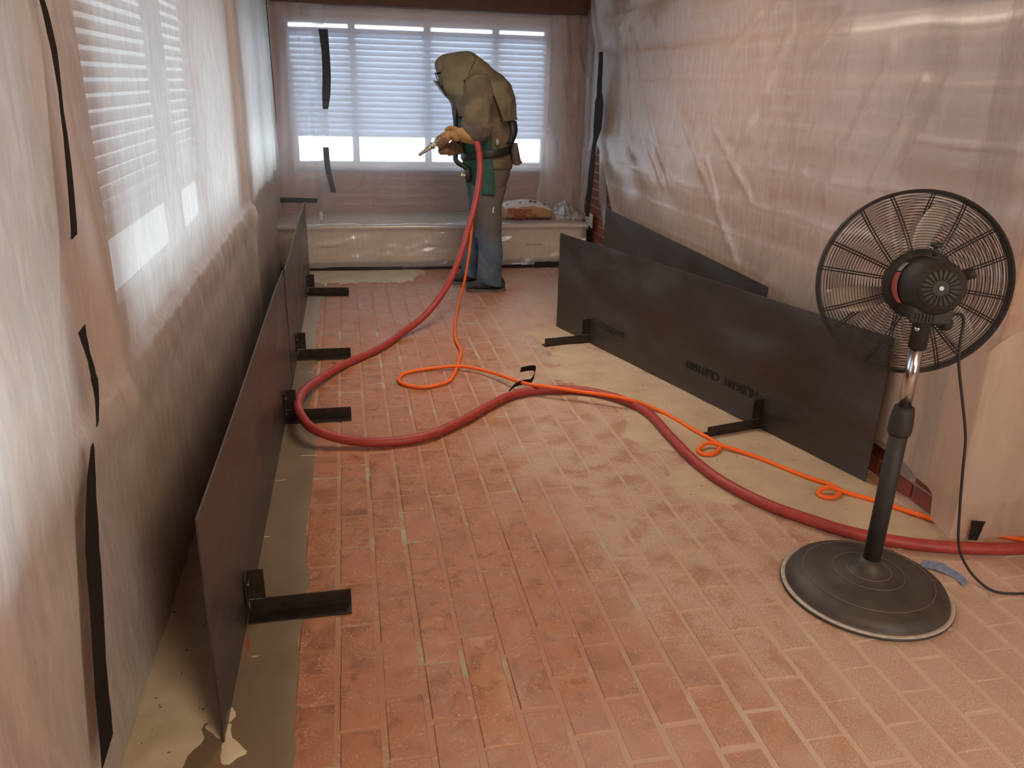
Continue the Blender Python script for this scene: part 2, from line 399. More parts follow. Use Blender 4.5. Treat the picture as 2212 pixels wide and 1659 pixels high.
drift('sand', [(1.33, 5.0), (1.06, 4.88), (.92, 4.88), (1.05, 4.72), (1.07, 4.4), (1.03, 4.0), (1.05, 3.6), (1.18, 3.45), (1.22, 3.1), (1.28, 2.9), (1.20, 2.62), (1.36, 2.42), (1.62, 2.30), (1.9, 2.13), (2.2, 2.04), (2.9, 2.0), (2.9, 2.17), (2.12, 2.18), (2.12, 2.6)], .022, zf, SAND,
      'tan blasting sand spread over the bricks in front of the right-hand steel sheet')
def zb(x, y, s):
    n = N(x * 3, y * 3, 11) * .05 + N(x * 12, y * 12, 14) * .03
    return max(-.02, min(.004, (s + n) * .05 - .001)) + .001 * N(x * 14, y * 14, 2)
drift('sand', [(-.5, 6.80), (-.5, 6.24), (-.2, 6.22), (.15, 6.27), (.33, 6.22), (.45, 6.34), (.52, 6.45), (.62, 6.6), (.62, 6.80)], .022, zb, DUSTC,
      'pale dust patch on the bricks at the foot of the bench, left end')
def zl(x, y, s):
    if x < -.60: return -.02
    n = N(x * 6, y * 4, 21) * .045 + N(x * 16, y * 16, 24) * .03
    return max(-.02, min(.010, (s + n) * .07 + .0036)) + .001 * N(x * 14, y * 14, 2)
drift('sand', [(-.59, 6.6), (-.59, 1.50), (-.53, 1.42), (-.47, 1.50), (-.41, 1.62), (-.37, 1.66), (-.365, 6.6)], .016, zl, DUSTC,
      'cream dust drift between the plastic-covered left wall and the steel sheets')
drift('sand', [(-.40, 1.64), (-.375, 1.67), (-.335, 1.60), (-.30, 1.545), (-.33, 1.515), (-.35, 1.53), (-.355, 1.59)], .008,
      lambda x, y, s: max(-.02, min(.006, (s + .012 * N(x * 40, y * 40)) * .25 + .0045)), DUSTC, 'small smear of cream dust at the near corner of the left steel sheet')

# ------------------------------------------------------------------ room shell
XL, XR, YB, ZC = -.62, 2.14, 7.46, 2.45
wins = [(.15, 1.74, .78, 2.06), (2.24, 4.86, .80, 2.10), (5.30, 7.20, .80, 2.10)]
mb = MB(); x0, x1 = XL - .22, XL
mb.box(x0, x1, -2.6, YB + .2, -.12, .72); mb.box(x0, x1, -2.6, YB + .2, 2.10, ZC + .05)
for a, b in ((-2.6, .15), (1.74, 2.24), (4.86, 5.30), (7.20, YB + .2)): mb.box(x0, x1, a, b, .72, 2.10)
struct(mb.build('wall_left', WAL))
mb = MB(); BX0, BX1, BZ0, BZ1 = -.45, 1.84, .77, 1.99
mb.box(XL - .22, XR + .2, YB, YB + .22, -.12, BZ0); mb.box(XL - .22, XR + .2, YB, YB + .22, BZ1, ZC + .05)
mb.box(XL - .22, BX0, YB, YB + .22, BZ0, BZ1); mb.box(BX1, XR + .2, YB, YB + .22, BZ0, BZ1)
struct(mb.build('wall_back', WAL))
mb = MB(); mb.box(XR, XR + .2, 2.20, YB + .2, -.12, ZC + .05); wr_ = struct(mb.build('wall_right', WAL))
struct(MB().box(2.85, 3.05, -2.6, 2.4, -.12, ZC + .05).build('wall_alcove', PLAIN))
struct(MB().box(XR + .2, 3.05, 2.4, 2.6, -.12, ZC + .05).build('wall_alcove_end', PLAIN))
struct(MB().box(-.84, 3.05, -2.8, -2.6, -.12, ZC + .05).build('wall_front', PLAIN))
struct(MB().box(-.84, 3.05, -2.8, YB + .2, ZC, ZC + .12).build('ceiling', CEIL))
struct(MB().box(XL, XR, 7.27, 7.42, 2.075, 2.45).build('trim_1', BEAMM, bevel=.004))
struct(MB().box(XL, XL + .018, .6, 6.7, 0, .035).build('baseboard_left', simple('dark_baseboard', (.035, .028, .022), .7)))
# exposed bricks of the right wall, at the far corner and on the pier by the fan
bm_proto = {}
def wallbrick(parent, x, y0, y1, z, xin=.012, mat=WBR):
    key = round(y1 - y0, 3)
    if key not in bm_proto:
        a = key / 2 - .005; c = .002; h = .0305
        v, f = bxv(-xin - .0, .03, -a, a, -h, h)
        v = [(p[0], p[1] - math.copysign(c, p[1]) if p[0] < 0 else p[1], p[2] - math.copysign(c, p[2]) if p[0] < 0 else p[2]) for p in v]
        me = bpy.data.meshes.new('brick'); me.from_pydata(v, [], f); me.update(); me.materials.append(mat); bm_proto[key] = me
    o = bpy.data.objects.new('brick', bm_proto[key]); C.objects.link(o); o.parent = parent; o.location = (x, (y0 + y1) / 2, z)
for zi in range(16):
    z = .0365 + zi * .073; off = (zi % 2) * .105
    for q in range(-1, 8):
        a = 5.72 + q * .21 + off; b = min(a + .21, YB)
        if b - a < .06: continue
        if zi < 16: wallbrick(wr_, XR, a, b, z)
for zi in range(6):
    z = .0365 + zi * .073; off = (zi % 2) * .105
    for q in range(0, 4):
        a = 2.20 + q * .21 + (off if q or not off else 0); 
        if q == 0 and off: wallbrick(wr_, XR, 2.20, 2.305, z)
        wallbrick(wr_, XR, a, a + .21, z)
MORT = simple('wall_mortar', (.42, .33, .27), .95, 0, .15, 40, .3)
o = MB().box(XR - .003, XR + .01, 5.5, YB, 0, 1.2).box(XR - .003, XR + .01, 2.2, 3.1, 0, .46).build('mortar', MORT); o.parent = wr_

# ------------------------------------------------------------------ windows and blinds
GL = NT('window_glass'); g1 = GL.n('ShaderNodeBsdfTransparent', {'Color': (.94, .97, .97, 1)}); g2 = GL.n('ShaderNodeBsdfGlossy', {'Roughness': .03})
GL = GL.done(GL.n('ShaderNodeMixShader', {0: .06, 1: g1.outputs[0], 2: g2.outputs[0]}).outputs[0])
SILLB = mat_wallbrick('sill_brick', 1.1)
def slatv(L):  # one slightly crowned slat, length along x
    v = []; 
    for x in (-L / 2, L / 2):
        for t, zz in ((-.026, 0), (0, .004), (.026, 0)): v += [(x, t, zz), (x, t, zz - .0018)]
    f = [(0, 2, 8, 6), (2, 4, 10, 8), (1, 7, 9, 3), (3, 9, 11, 5), (0, 6, 7, 1), (4, 5, 11, 10), (0, 1, 3, 2), (2, 3, 5, 4), (6, 8, 9, 7), (8, 10, 11, 9)]
    return v, f
def window(n, along, a0, a1, z0, z1, depth, mulls, blind_z, label, tilt, tilt2=None):
    """along 'x': back wall; along 'y': left wall"""
    Rm = Matrix.Identity(4) if along == 'x' else Matrix.Rotation(PI / 2, 4, 'Z')
    org = Vector(((a0 + a1) / 2, depth, 0)) if along == 'x' else Vector((depth, (a0 + a1) / 2, 0))
    M2 = Matrix.Translation(org) @ Rm; L = a1 - a0; h = L / 2
    w = bpy.data.objects.new('window_%d' % n, None); C.objects.link(w); w.location = org; struct(w)
    mb = MB(); fw = .045
    mb.box(-h, h, -.025, .025, z0, z0 + fw, M2).box(-h, h, -.025, .025, z1 - fw, z1, M2).box(-h, -h + fw, -.025, .025, z0 + fw, z1 - fw, M2).box(h - fw, h, -.025, .025, z0 + fw, z1 - fw, M2)
    mb.build('window_frame', FRM, w)
    ms = [-h] + mulls + [h]
    for m in mulls: MB().box(m - .032, m + .032, -.03, .03, z0 + .03, z1 - .03, M2).build('mullion', FRM, w)
    for a, b in zip(ms, ms[1:]): MB().box(a + .04, b - .04, -.004, .004, z0 + .04, z1 - .04, M2).build('pane', GL, w)
    t = thing('window_blind', label, 'blind', org)
    sgn = -1 if along == 'x' else 1      # the room side
    v, f = slatv(L - .06); me = bpy.data.meshes.new('slat'); me.from_pydata([tuple(q) for q in v], [], f); zt_ = z1 - .13; me.update(); me.materials.append(WHT)
    z = z1 - .13
    MB().box(-h + .02, h - .02, sgn * .06 - .03, sgn * .06 + .03, z1 - .115, z1 - .078, M2).build('head_rail', WHT, t)
    while z > blind_z:
        o = bpy.data.objects.new('slat', me); C.objects.link(o); o.parent = t; o.matrix_local = Matrix.Translation((0, 0, z)) @ Rm @ Matrix.Translation((0, sgn * .06, 0)) @ Matrix.Rotation(lerp(tilt, tilt if tilt2 is None else tilt2, (zt_ - z) / (zt_ - blind_z)), 4, 'X'); z -= .0465
    MB().box(-h + .03, h - .03, sgn * .06 - .02, sgn * .06 + .02, z + .006, z + .024, M2).build('bottom_rail', WHT, t)
    for cxx in (-h * .7, 0, h * .7):
        MB().add(*tubev([(cxx, sgn * .086, z + .02), (cxx, sgn * .086, z1 - .04)], .0016, 5), M2).build('cord', WHT, t)
window(4, 'x', BX0, BX1, BZ0, BZ1, YB + .10, [-.60, .05, .66], 1.055, 'white slatted blind behind the film in the far window, open band of sky under it', 1.05)
window(1, 'y', .15, 1.74, .78, 2.06, XL - .10, [0], 1.0, 'white slatted blind of the nearest left-hand window behind milky film', 1.05, .5)
window(2, 'y', 2.24, 4.86, .80, 2.10, XL - .10, [.05], 1.0, 'white slatted blind of the middle left-hand window behind bright film', 1.0, .30)
window(3, 'y', 5.30, 7.20, .80, 2.10, XL - .10, [0], 1.12, 'white slatted blind of the far left-hand window, brightest of the three', .80, .35)
def sill(n, along, a0, a1, z, base):
    s = bpy.data.objects.new('windowsill_%d' % n, None); C.objects.link(s); struct(s); k = 0; a = a0
    while a < a1 - .03:
        b = min(a + .076, a1); j = random.uniform(-.004, .004)
        if along == 'y': mb = MB().box(base - .18, base + .026 + j, a + .004, b - .004, z - .075, z + j * .5)
        else: mb = MB().box(a + .004, b - .004, base - .026 - j, base + .18, z - .075, z + j * .5)
        mb.build('brick', SILLB, s); a = b
    (MB().box(base - .17, base + .016, a0, a1, z - .078, z - .006) if along == 'y' else MB().box(a0, a1, base - .016, base + .17, z - .078, z - .006)).build('mortar', MORT, s)
sill(1, 'y', .9, 1.74, .775, XL); sill(2, 'y', 2.2, 4.9, .795, XL); sill(3, 'y', 5.26, 7.24, .795, XL)
struct(MB().box(BX0 - .03, BX1 + .03, YB - .03, YB + .2, BZ0 - .03, BZ0 - .002).build('windowsill_4', BEAMM))

# ------------------------------------------------------------------ bench
bench = thing('window_bench', 'cream built-in bench with three front panels under the far window', 'bench', (.7, 6.76, 0))
MB().box(XL + .01, 2.02, 6.79, YB - .01, .05, .345).build('body', WOODC, bench)
MB().box(XL + .01, 2.04, 6.755, YB - .01, .345, .372).build('bench_top', WOODC, bench, bevel=.006)
MB().box(XL + .01, 2.0, 6.84, YB - .02, 0, .05).build('toe_kick', TAPE, bench)
for i, (a, b) in enumerate(((-.60, .275), (.285, 1.14), (1.15, 2.01))):
    d = MB().box(a, b, 6.768, 6.79, .065, .325).build('front_panel', WOODC, bench, bevel=.003)
    m = (a + b) / 2
    h = MB().box(m - .075, m + .075, 6.762, 6.768, .188, .196).build('handle', TAPE); h.parent = d; h.matrix_parent_inverse = Matrix.Identity(4)
# film over the bench
def benchfilm(u, v):
    x = lerp(-.60, 2.045, u); s = v * 1.15
    if s < .70: y = 7.42 - s; z = .385 + .010 * N(x * 4, y * 5, 3) + .006 * N(x * 14, y * 9, 3)
    elif s < .76: t = (s - .70) / .06; y = 6.72 - .012 * math.sin(t * PI); z = .385 - .05 * t
    else: t = (s - .76) / .39; y = 6.735 - .012 * t + .014 * N(x * 3 + t * 1.5, t * 2, 9) * min(1, t * 3) + .004 * N(x * 9 + t * 4, t * 6, 2); z = .335 - t * .31
    if x > 1.9: y -= .02 * (x - 1.9) / .14
    return (x, y, z)
tag(sheet('bench_film', benchfilm, 130, 70, PLc), 'clear plastic film draped over the bench and its front', 'plastic sheet')

# ------------------------------------------------------------------ plastic curtains
# near left curtain: its right edge drifts nearer as it comes down
def cn(u, v):
    z = lerp(2.42, .0, v); ye = pl([(0, 1.30), (.285, 1.37), (.58, 1.44), (.65, 1.47), (.77, 1.55), (1.0, 1.62), (1.2, 1.70), (1.63, 1.76), (2.45, 1.84)], z)
    y = lerp(.25, ye, u); b = .055 * math.sin(PI * min(1, u * 1.05)) * math.sin(PI * min(1, v * 1.1)) 
    x = -.555 + .02 * (1 - u) + b * .35 + .010 * N(y * 3, z * .8, 5) + .012 * N(y * 9 + z * .9, z * .5, 7) + .005 * math.sin(y * 34 + 2 * N(y * 3, z)) * math.sin(PI * u) 
    if z < .7: x += .0
    return (x, y, z)
tag(sheet('plastic_curtain', cn, 90, 110, PLl), 'nearest milky plastic curtain on the left wall, taped along its right edge', 'plastic sheet')
def cm(u, v):
    z = lerp(2.42, .004, v); y = lerp(1.25, 4.98 + .05 * N(z * 2, 3), u)
    x = -.590 + .012 * N(y * 1.6, z * .7, 15) + .009 * N(y * 6 + z, z * .7, 17) + .0035 * math.sin(y * 22 + 3 * N(y, z))
    if z < .80: x = max(x, -.586 + .010 * N(y * 5 + z * 4, z * 5, 19) + .010)
    if .60 < z < .80: x += .016 * max(0, 1 - abs(z - .72) / .10) * (.35 + .65 * abs(math.sin(PI * y / .152 + z * 9)))
    if u > .97: x += .02 * (u - .97) / .03
    # long pleat over the pier between the windows
    x += .03 * math.exp(-((y - 1.98 - .12 * (1 - z)) / .07) ** 2) * min(1, z)
    x += .022 * math.exp(-((y - 4.93) / .04) ** 2)
    return (x, y, z)
tag(sheet('plastic_curtain', cm, 240, 120, PLl), 'middle plastic curtain over the big left-hand window and the brick sill', 'plastic sheet')
def cf(u, v):
    z = lerp(2.42, .02, v); y = lerp(4.90, 7.26 + .03 * N(z * 2, 13), u)
    x = -.578 + .014 * N(y * 2, z * .7, 25) + .012 * N(y * 8 + z, z * .7, 27) + .03 * max(0, u - .7) * (1 + math.sin(y * 40)) 
    return (x, y, z)
tag(sheet('plastic_curtain', cf, 140, 90, PLl), 'far plastic curtain over the brightest left-hand window', 'plastic sheet')
# gathered curtain in the far left corner
def cc(u, v):
    z = lerp(2.42, .395, v); t = u
    x = lerp(-.60, -.13, t) ; y = 7.33 - .06 * (1 - t) + .012 * math.sin(t * 17 + 4 * N(z * .8, t * 3)) * (1 - .4 * v) + .02 * N(t * 6, z * 1.5, 31) - .25 * max(0, .25 - t) * (1 - v) * .8
    return (x, y, z)
tag(sheet('plastic_curtain', cc, 90, 80, PLb), 'pleated plastic curtain in the far left corner beside the vertical tape', 'plastic sheet')
def cb(u, v):
    z = lerp(2.10, .39, v); x = lerp(-.22, 1.95, u)
    y = 7.375 + .008 * N(x * 2.2, z * .8, 35) + .0015 * N(x * 8 + z * 2, z * 3, 36)
    if z < .77: y = 7.405 + .008 * N(x * 3, z * 3, 37) - .03 * (.77 - z)
    return (x, y, z)
tag(sheet('plastic_curtain', cb, 130, 100, PLb), 'smooth plastic curtain stretched across the far window', 'plastic sheet')
# bunched curtain at the right end of the far window, spilling on to the bench
def cr(u, v):
    z = lerp(2.12, .40, v); wtop = .36; fl_ = pl([(0, 0), (.5, .0), (.8, .05), (1, .10)], v)
    x = lerp(1.80 - fl_ - .02 * v, 2.12, min(1, u / .72))
    amp = .028 * (.5 + .5 * math.sin(PI * min(1, v * 1.1)))
    y = 7.30 + amp * .42 * math.sin(u * 19 + 6 * N(u * 2.5, z * 1.1, 41)) + .02 * N(u * 9 + z * 4, z * 2, 47) + .04 * N(u * 4 + z * 2, z * 3, 43) * v - .40 * v * v * (.3 + .7 * u) * .5
    if u > .72: y -= (u - .72) / .28 * pl([(0, .02), (.55, .08), (.9, .30), (1.1, .55), (2.2, .62)], z); x -= .012 * (1 + math.sin(u * 60))
    return (x, y, z)
tag(sheet('plastic_curtain', cr, 90, 110, PLb), 'bunched plastic curtain hanging at the right end of the far window', 'plastic sheet')
def cp(u, v):     # the crumpled tail lying on the bench beside the bag
    x = lerp(1.76, 2.10, u); y = lerp(7.15, 6.74, v); h = .03 + .13 * math.exp(-((u - .45) / .35) ** 2) * (1 - v) ** .6
    z = .39 + h * (.75 + .5 * N(u * 5, v * 4, 51)) + .022 * N(u * 12, v * 9, 53)
    return (x, y, max(.388, z))
tag(sheet('crumpled_film', cp, 50, 40, PLb), 'crumpled tail of plastic film lying on the bench beside the sand bag', 'plastic sheet')
# right wall: big curtain with packing creases, then a lower sheet lapping over it
CR = [2.0, 1.74, 1.54, 1.35, 1.15, .95, .77, .57, .38]
def rx(y, z, s):
    x = 2.055 + .035 * pl([(2.2, 0), (2.4, 1), (2.8, 1), (3.2, 0)], y) + .012 * N(y * 1.1, z * .8, 60 + s) + .020 * N(y * 1.6 + z * 1.1, (z - y * .5) * .7, 62 + s) + .005 * N(y * 6 + z * 3.2, z * .8, 64 + s)
    for c in CR:
        d = z - c - .006 * N(y * 2, c * 9); x -= .0040 * math.exp(-(d / .006) ** 2) * (.45 + .8 * max(0, N(y * 2.3, c * 7) + .3)) - .004 * math.tanh(d / .05) * math.exp(-(d / .1) ** 2)
    return x
RIDGE = [(4.849, 1.347, 3.951, 0.618, .016, .030), (4.648, 1.381, 4.269, 0.922, .012, .02), (5.968, 1.873, 4.969, 0.915, .020, .035), (5.566, 1.966, 4.744, 1.217, .016, .03), (4.442, 1.338, 3.888, 0.973, .014, .022), (3.696, 1.778, 4.073, 1.261, .012, .03),
         (3.986, 1.857, 4.36, 1.7, .014, .02), (2.963, 1.64, 3.219, 1.083, .010, .035), (3.264, 1.824, 3.494, 1.635, .010, .02), (2.768, 1.541, 2.935, 1.157, .008, .025), (2.573, 1.616, 2.819, 1.17, .008, .03), (5.57, 1.226, 5.088, 0.901, .014, .025), (6.134, 1.912, 5.726, 1.056, .018, .03), (4.938, 1.692, 4.715, 1.378, .012, .025)]
def ridges(y, z):
    r = 0
    for (ya, za, yb, zb, h, w) in RIDGE:
        if y < min(ya, yb) - .15 or y > max(ya, yb) + .15 or z < min(za, zb) - .2 or z > max(za, zb) + .2: continue
        dy, dz = yb - ya, zb - za; L2 = dy * dy + dz * dz; t = ((y - ya) * dy + (z - za) * dz) / L2; tt = max(0, min(1, t))
        d = math.hypot(y - ya - tt * dy, z - za - tt * dz); r += .62 * h * math.exp(-(d / w / 1.15) ** 2)
    return r
def corner(x, y):                # the film turns round the pier and hangs across the opening                # the film turns round the pier and hangs across the opening
    if y > 2.09: return x, y
    o_ = 2.09 - y
    return x + o_ - .06 * (1 - math.exp(-o_ / .08)), 2.09 - .012 * (1 - math.exp(-o_ / .10)) + .012 * abs(N(o_ * 5, 3))
def crr(u, v):
    z = lerp(2.43, .16, v); yfar = pl([(.16, 5.70), (.40, 5.95), (.58, 6.10), (.80, 6.30), (1.0, 6.55), (1.2, 6.80), (2.4, 6.95)], z)
    y = lerp(yfar, 1.45, u); x = rx(y, z, 0)
    a = (yfar - y)                      # gathered folds near the far edge fan out downwards
    x += .018 * math.exp(-(a / 1.3) ** 2) * math.sin(a * (16 - 4.5 * (2.4 - z)) + 1.0) * (.35 + .3 * z)
    ff = (y - 3.9) + (1.45 - z) * .55; x += .002 * math.exp(-(ff / .30) ** 2) * math.sin(ff * 24 + 3 * N(y, z)) * (1 if z > .5 else z * 2)
    x -= ridges(y, z)
    if z > 1.8: x -= .12 * (z - 1.8) + .02 * math.sin(y * 7 + z * 8) * (z - 1.8) * 2
    x, y = corner(x, y); return (x, y, z + .01 * N(y * 3, 7))
tag(sheet('plastic_curtain', crr, 330, 170, PLr), 'large creased plastic curtain hanging along the right wall behind the fan', 'plastic sheet')
def crl(u, v):
    y = lerp(3.55, 1.45, u)
    top = pl([(.9, .98), (1.96, .80), (2.35, .60), (2.9, .66), (3.2, .80), (3.35, .82), (3.48, .70), (3.55, .58)], y)
    bot = pl([(.9, .02), (1.75, .02), (1.98, .03), (2.06, .03), (2.20, .05), (2.215, .14), (2.25, .155), (2.33, .145), (2.42, .16), (2.55, .19), (3.0, .10), (3.55, .30)], y)
    z = lerp(top, bot, v); x = pl([(1.4, 2.02), (2.25, 2.03), (2.4, 2.068), (2.78, 2.068), (3.05, 2.02), (3.55, 2.0)], y) + .009 * N(y * 2.2, z * 2, 70) + .006 * N(y * 7 + z * 4, z * 3, 72) - .010 * (1 - v) + .01 * v
    x, y = corner(x, y); return (x, y - .006, z)
tag(sheet('plastic_curtain', crl, 170, 50, PLr), 'lower lapping plastic sheet at the foot of the right wall behind the fan', 'plastic sheet')
def cst(u, v):    # narrow loose strip beside the exposed bricks in the far corner
    z = lerp(2.05, .30, v); yc = pl([(0, 6.28), (.30, 6.22), (.6, 6.45), (1.0, 6.52), (1.4, 6.50), (2.1, 6.62)], z); hw = .12 + .03 * math.sin(z * 4)
    y = yc + hw * (.5 - u) * 2; x = 2.085 + .015 * math.sin(u * 9 + z * 3) + .01 * N(u * 4, z * 4, 81)
    return (x, y, z)
tag(sheet('plastic_strip', cst, 14, 70, PLb), 'narrow loose strip of film beside the exposed bricks in the far corner', 'plastic sheet')

# ------------------------------------------------------------------ tape
def strip(name, pts, wdir, nrm, label, mat=TAPE, wav=.002, widths=None, t=.0009, n=5):
    P = catmull(pts, n); wdir = Vector(wdir).normalized(); nrm = Vector(nrm).normalized(); v = []; m = len(P)
    for i, p in enumerate(P):
        w = pl(widths, i / (m - 1)) if isinstance(widths, list) else widths
        q = p + nrm * (wav * N(i * .7, 3)); j1, j2 = wav * .8 * N(i * .9, 9), wav * .8 * N(i * .9, 19)
        a = q - wdir * (w / 2 + j1); b = q + wdir * (w / 2 + j2)
        v += [a + nrm * t, b + nrm * t, b - nrm * t, a - nrm * t]
    f = []
    for i in range(m - 1):
        for k in range(4):
            a = i * 4 + k; b = i * 4 + (k + 1) % 4; f.append((a, b, b + 4, a + 4))
    f += [(3, 2, 1, 0), tuple((m - 1) * 4 + k for k in range(4))]
    return tag(link(name, v, f, mat), label, 'tape')
XT = -.535
strip('tape_strip', [(XT, 1.745, 1.66), (XT, 1.775, 1.54), (XT, 1.755, 1.35), (XT, 1.715, 1.195)], (0, 1, .1), (1, 0, 0), 'long black tape down the top of the nearest curtain edge', widths=[(0, .018), (.3, .035), (.5, .014), (.7, .03), (1, .038)])
strip('tape_strip', [(XT, 1.665, 1.02), (XT, 1.68, .95), (XT, 1.69, .88), (XT, 1.66, .81)], (0, 1, .1), (1, 0, 0), 'short twisted black tape halfway down the nearest curtain edge', widths=[(0, .045), (.3, .02), (.6, .036), (1, .010)])
strip('tape_strip', [(XT, 1.61, .79), (XT, 1.53, .66), (XT, 1.485, .52), (XT, 1.43, .36), (XT, 1.39, .20)], (0, 1, .1), (1, 0, 0), 'wide black tape low on the nearest curtain edge', widths=[(0, .015), (.12, .060), (.3, .09), (.6, .085), (.8, .08), (1, .085)])
strip('tape_strip', [(-.545, 6.95, 2.4), (-.545, 7.0, 1.9), (-.545, 7.05, 1.5), (-.545, 7.12, 1.15)], (0, 1, .1), (1, 0, 0), 'black tape beside the brightest left-hand window', widths=[(0, .05), (.5, .07), (1, .03)])
strip('tape_strip', [(-.56, 4.95, .99), (-.56, 4.97, .90)], (0, 1, 0), (1, 0, 0), 'tiny black tape tab between the left-hand windows', widths=.05)
TY = 7.27
strip('tape_strip', [(-.135, TY, 1.885), (-.125, TY, 1.70), (-.128, TY, 1.50), (-.15, TY, 1.265)], (1, 0, 0), (0, -1, 0), 'upper black tape on the curtain left of the far window', widths=[(0, .075), (.3, .065), (.8, .07), (1, .045)])
strip('tape_strip', [(-.165, TY, .955), (-.16, TY, .80), (-.14, TY, .68), (-.12, TY, .575)], (1, 0, 0), (0, -1, 0), 'lower black tape on the curtain left of the far window', widths=.048)
strip('tape_strip', [(-.58, 7.20, .520), (-.45, 7.20, .518), (-.26, 7.22, .510)], (0, 0, 1), (0, -1, 0), 'grey-black horizontal tape above the left end of the bench', widths=.040)
strip('tape_strip', [(1.985, 6.43, 1.756), (1.985, 6.42, 1.55), (1.985, 6.40, 1.35), (1.985, 6.41, 1.20), (1.985, 6.48, .99), (1.985, 6.51, .75), (1.985, 6.54, .47)], (0, 1, 0), (-1, 0, 0), 'long ragged black tape down the far right corner', widths=[(0, .10), (.25, .13), (.3, .22), (.5, .22), (.6, .10), (.8, .16), (1, .10)], wav=.006)
strip('tape_strip', [(-.50, 6.738, .006), (-.1, 6.715, .012), (.43, 6.70, .012)], (0, .35, 1), (0, -1, .3), 'black tape along the foot of the bench, left length', widths=[(0, .03), (.4, .042), (1, .036)])
strip('tape_strip', [(.40, 6.71, .004), (1.0, 6.715, .006), (1.62, 6.722, .012)], (0, .3, 1), (0, -1, .3), 'black tape along the foot of the bench, middle length behind the worker', widths=[(0, .02), (.4, .036), (1, .042)])
strip('tape_strip', [(1.58, 6.708, .02), (1.85, 6.712, .024), (2.02, 6.715, .026)], (0, .3, 1), (0, -1, .3), 'wide black tape along the foot of the bench, right length', widths=.062)
strip('tape_strip', [(2.052, 6.72, .36), (2.058, 6.70, .25), (2.06, 6.69, .05)], (1, .6, 0), (-.5, -1, 0), 'black tape down the right-hand end of the bench', widths=[(0, .05), (1, .07)])
strip('tape_strip', [(.765, 3.715, .030), (.80, 3.75, .046), (.85, 3.78, .050), (.895, 3.79, .050), (.93, 3.85, .075), (.93, 3.89, .088), (.86, 3.885, .082)], (.1, -.2, 1), (.8, -1, .2), 'curled black tape binding the red hose and orange cord', widths=[(0, .012), (.3, .03), (.6, .04), (1, .03)])
strip('tape_strip', [(2.115, 2.058, .112), (2.113, 2.058, .08), (2.11, 2.058, .035)], (1, -.35, 0), (-.3, -1, .2), 'black tape tab at the foot of the right-hand plastic, behind the fan cord', widths=[(0, .045), (1, .03)])
strip('tape_strip', [(1.868, 2.00, .004), (1.905, 1.965, .009), (1.935, 1.915, .004), (1.93, 1.868, .006)], (.8, .5, 0), (0, 0, 1), 'crumpled blue masking tape on the bricks beside the fan base', simple('blue_masking_tape', (.20, .25, .38), .7, 0, .15, 60, .3), .006, [(0, .05), (.3, .062), (.6, .045), (1, .04)])
# small white board lying against the bench end
t = MB().box(2.07, 2.085, 6.70, 6.88, .345, .46).build('white_board', simple('white_board_paint', (.7, .66, .6), .7), bevel=.002); tag(t, 'small white board offcut standing at the right end of the bench', 'board')
t = MB().box(-.24, -.215, 6.94, 6.96, .388, .44).add(*lathe([(.001, 0), (.014, .004), (.018, .03), (.012, .055), (.001, .06)], 14, Matrix.Translation((-.228, 6.95, .40)))).build('small_cup', simple('clear_cup', (.6, .58, .55), .3)); tag(t, 'small pale bulb-shaped cup on the left half of the bench', 'cup')

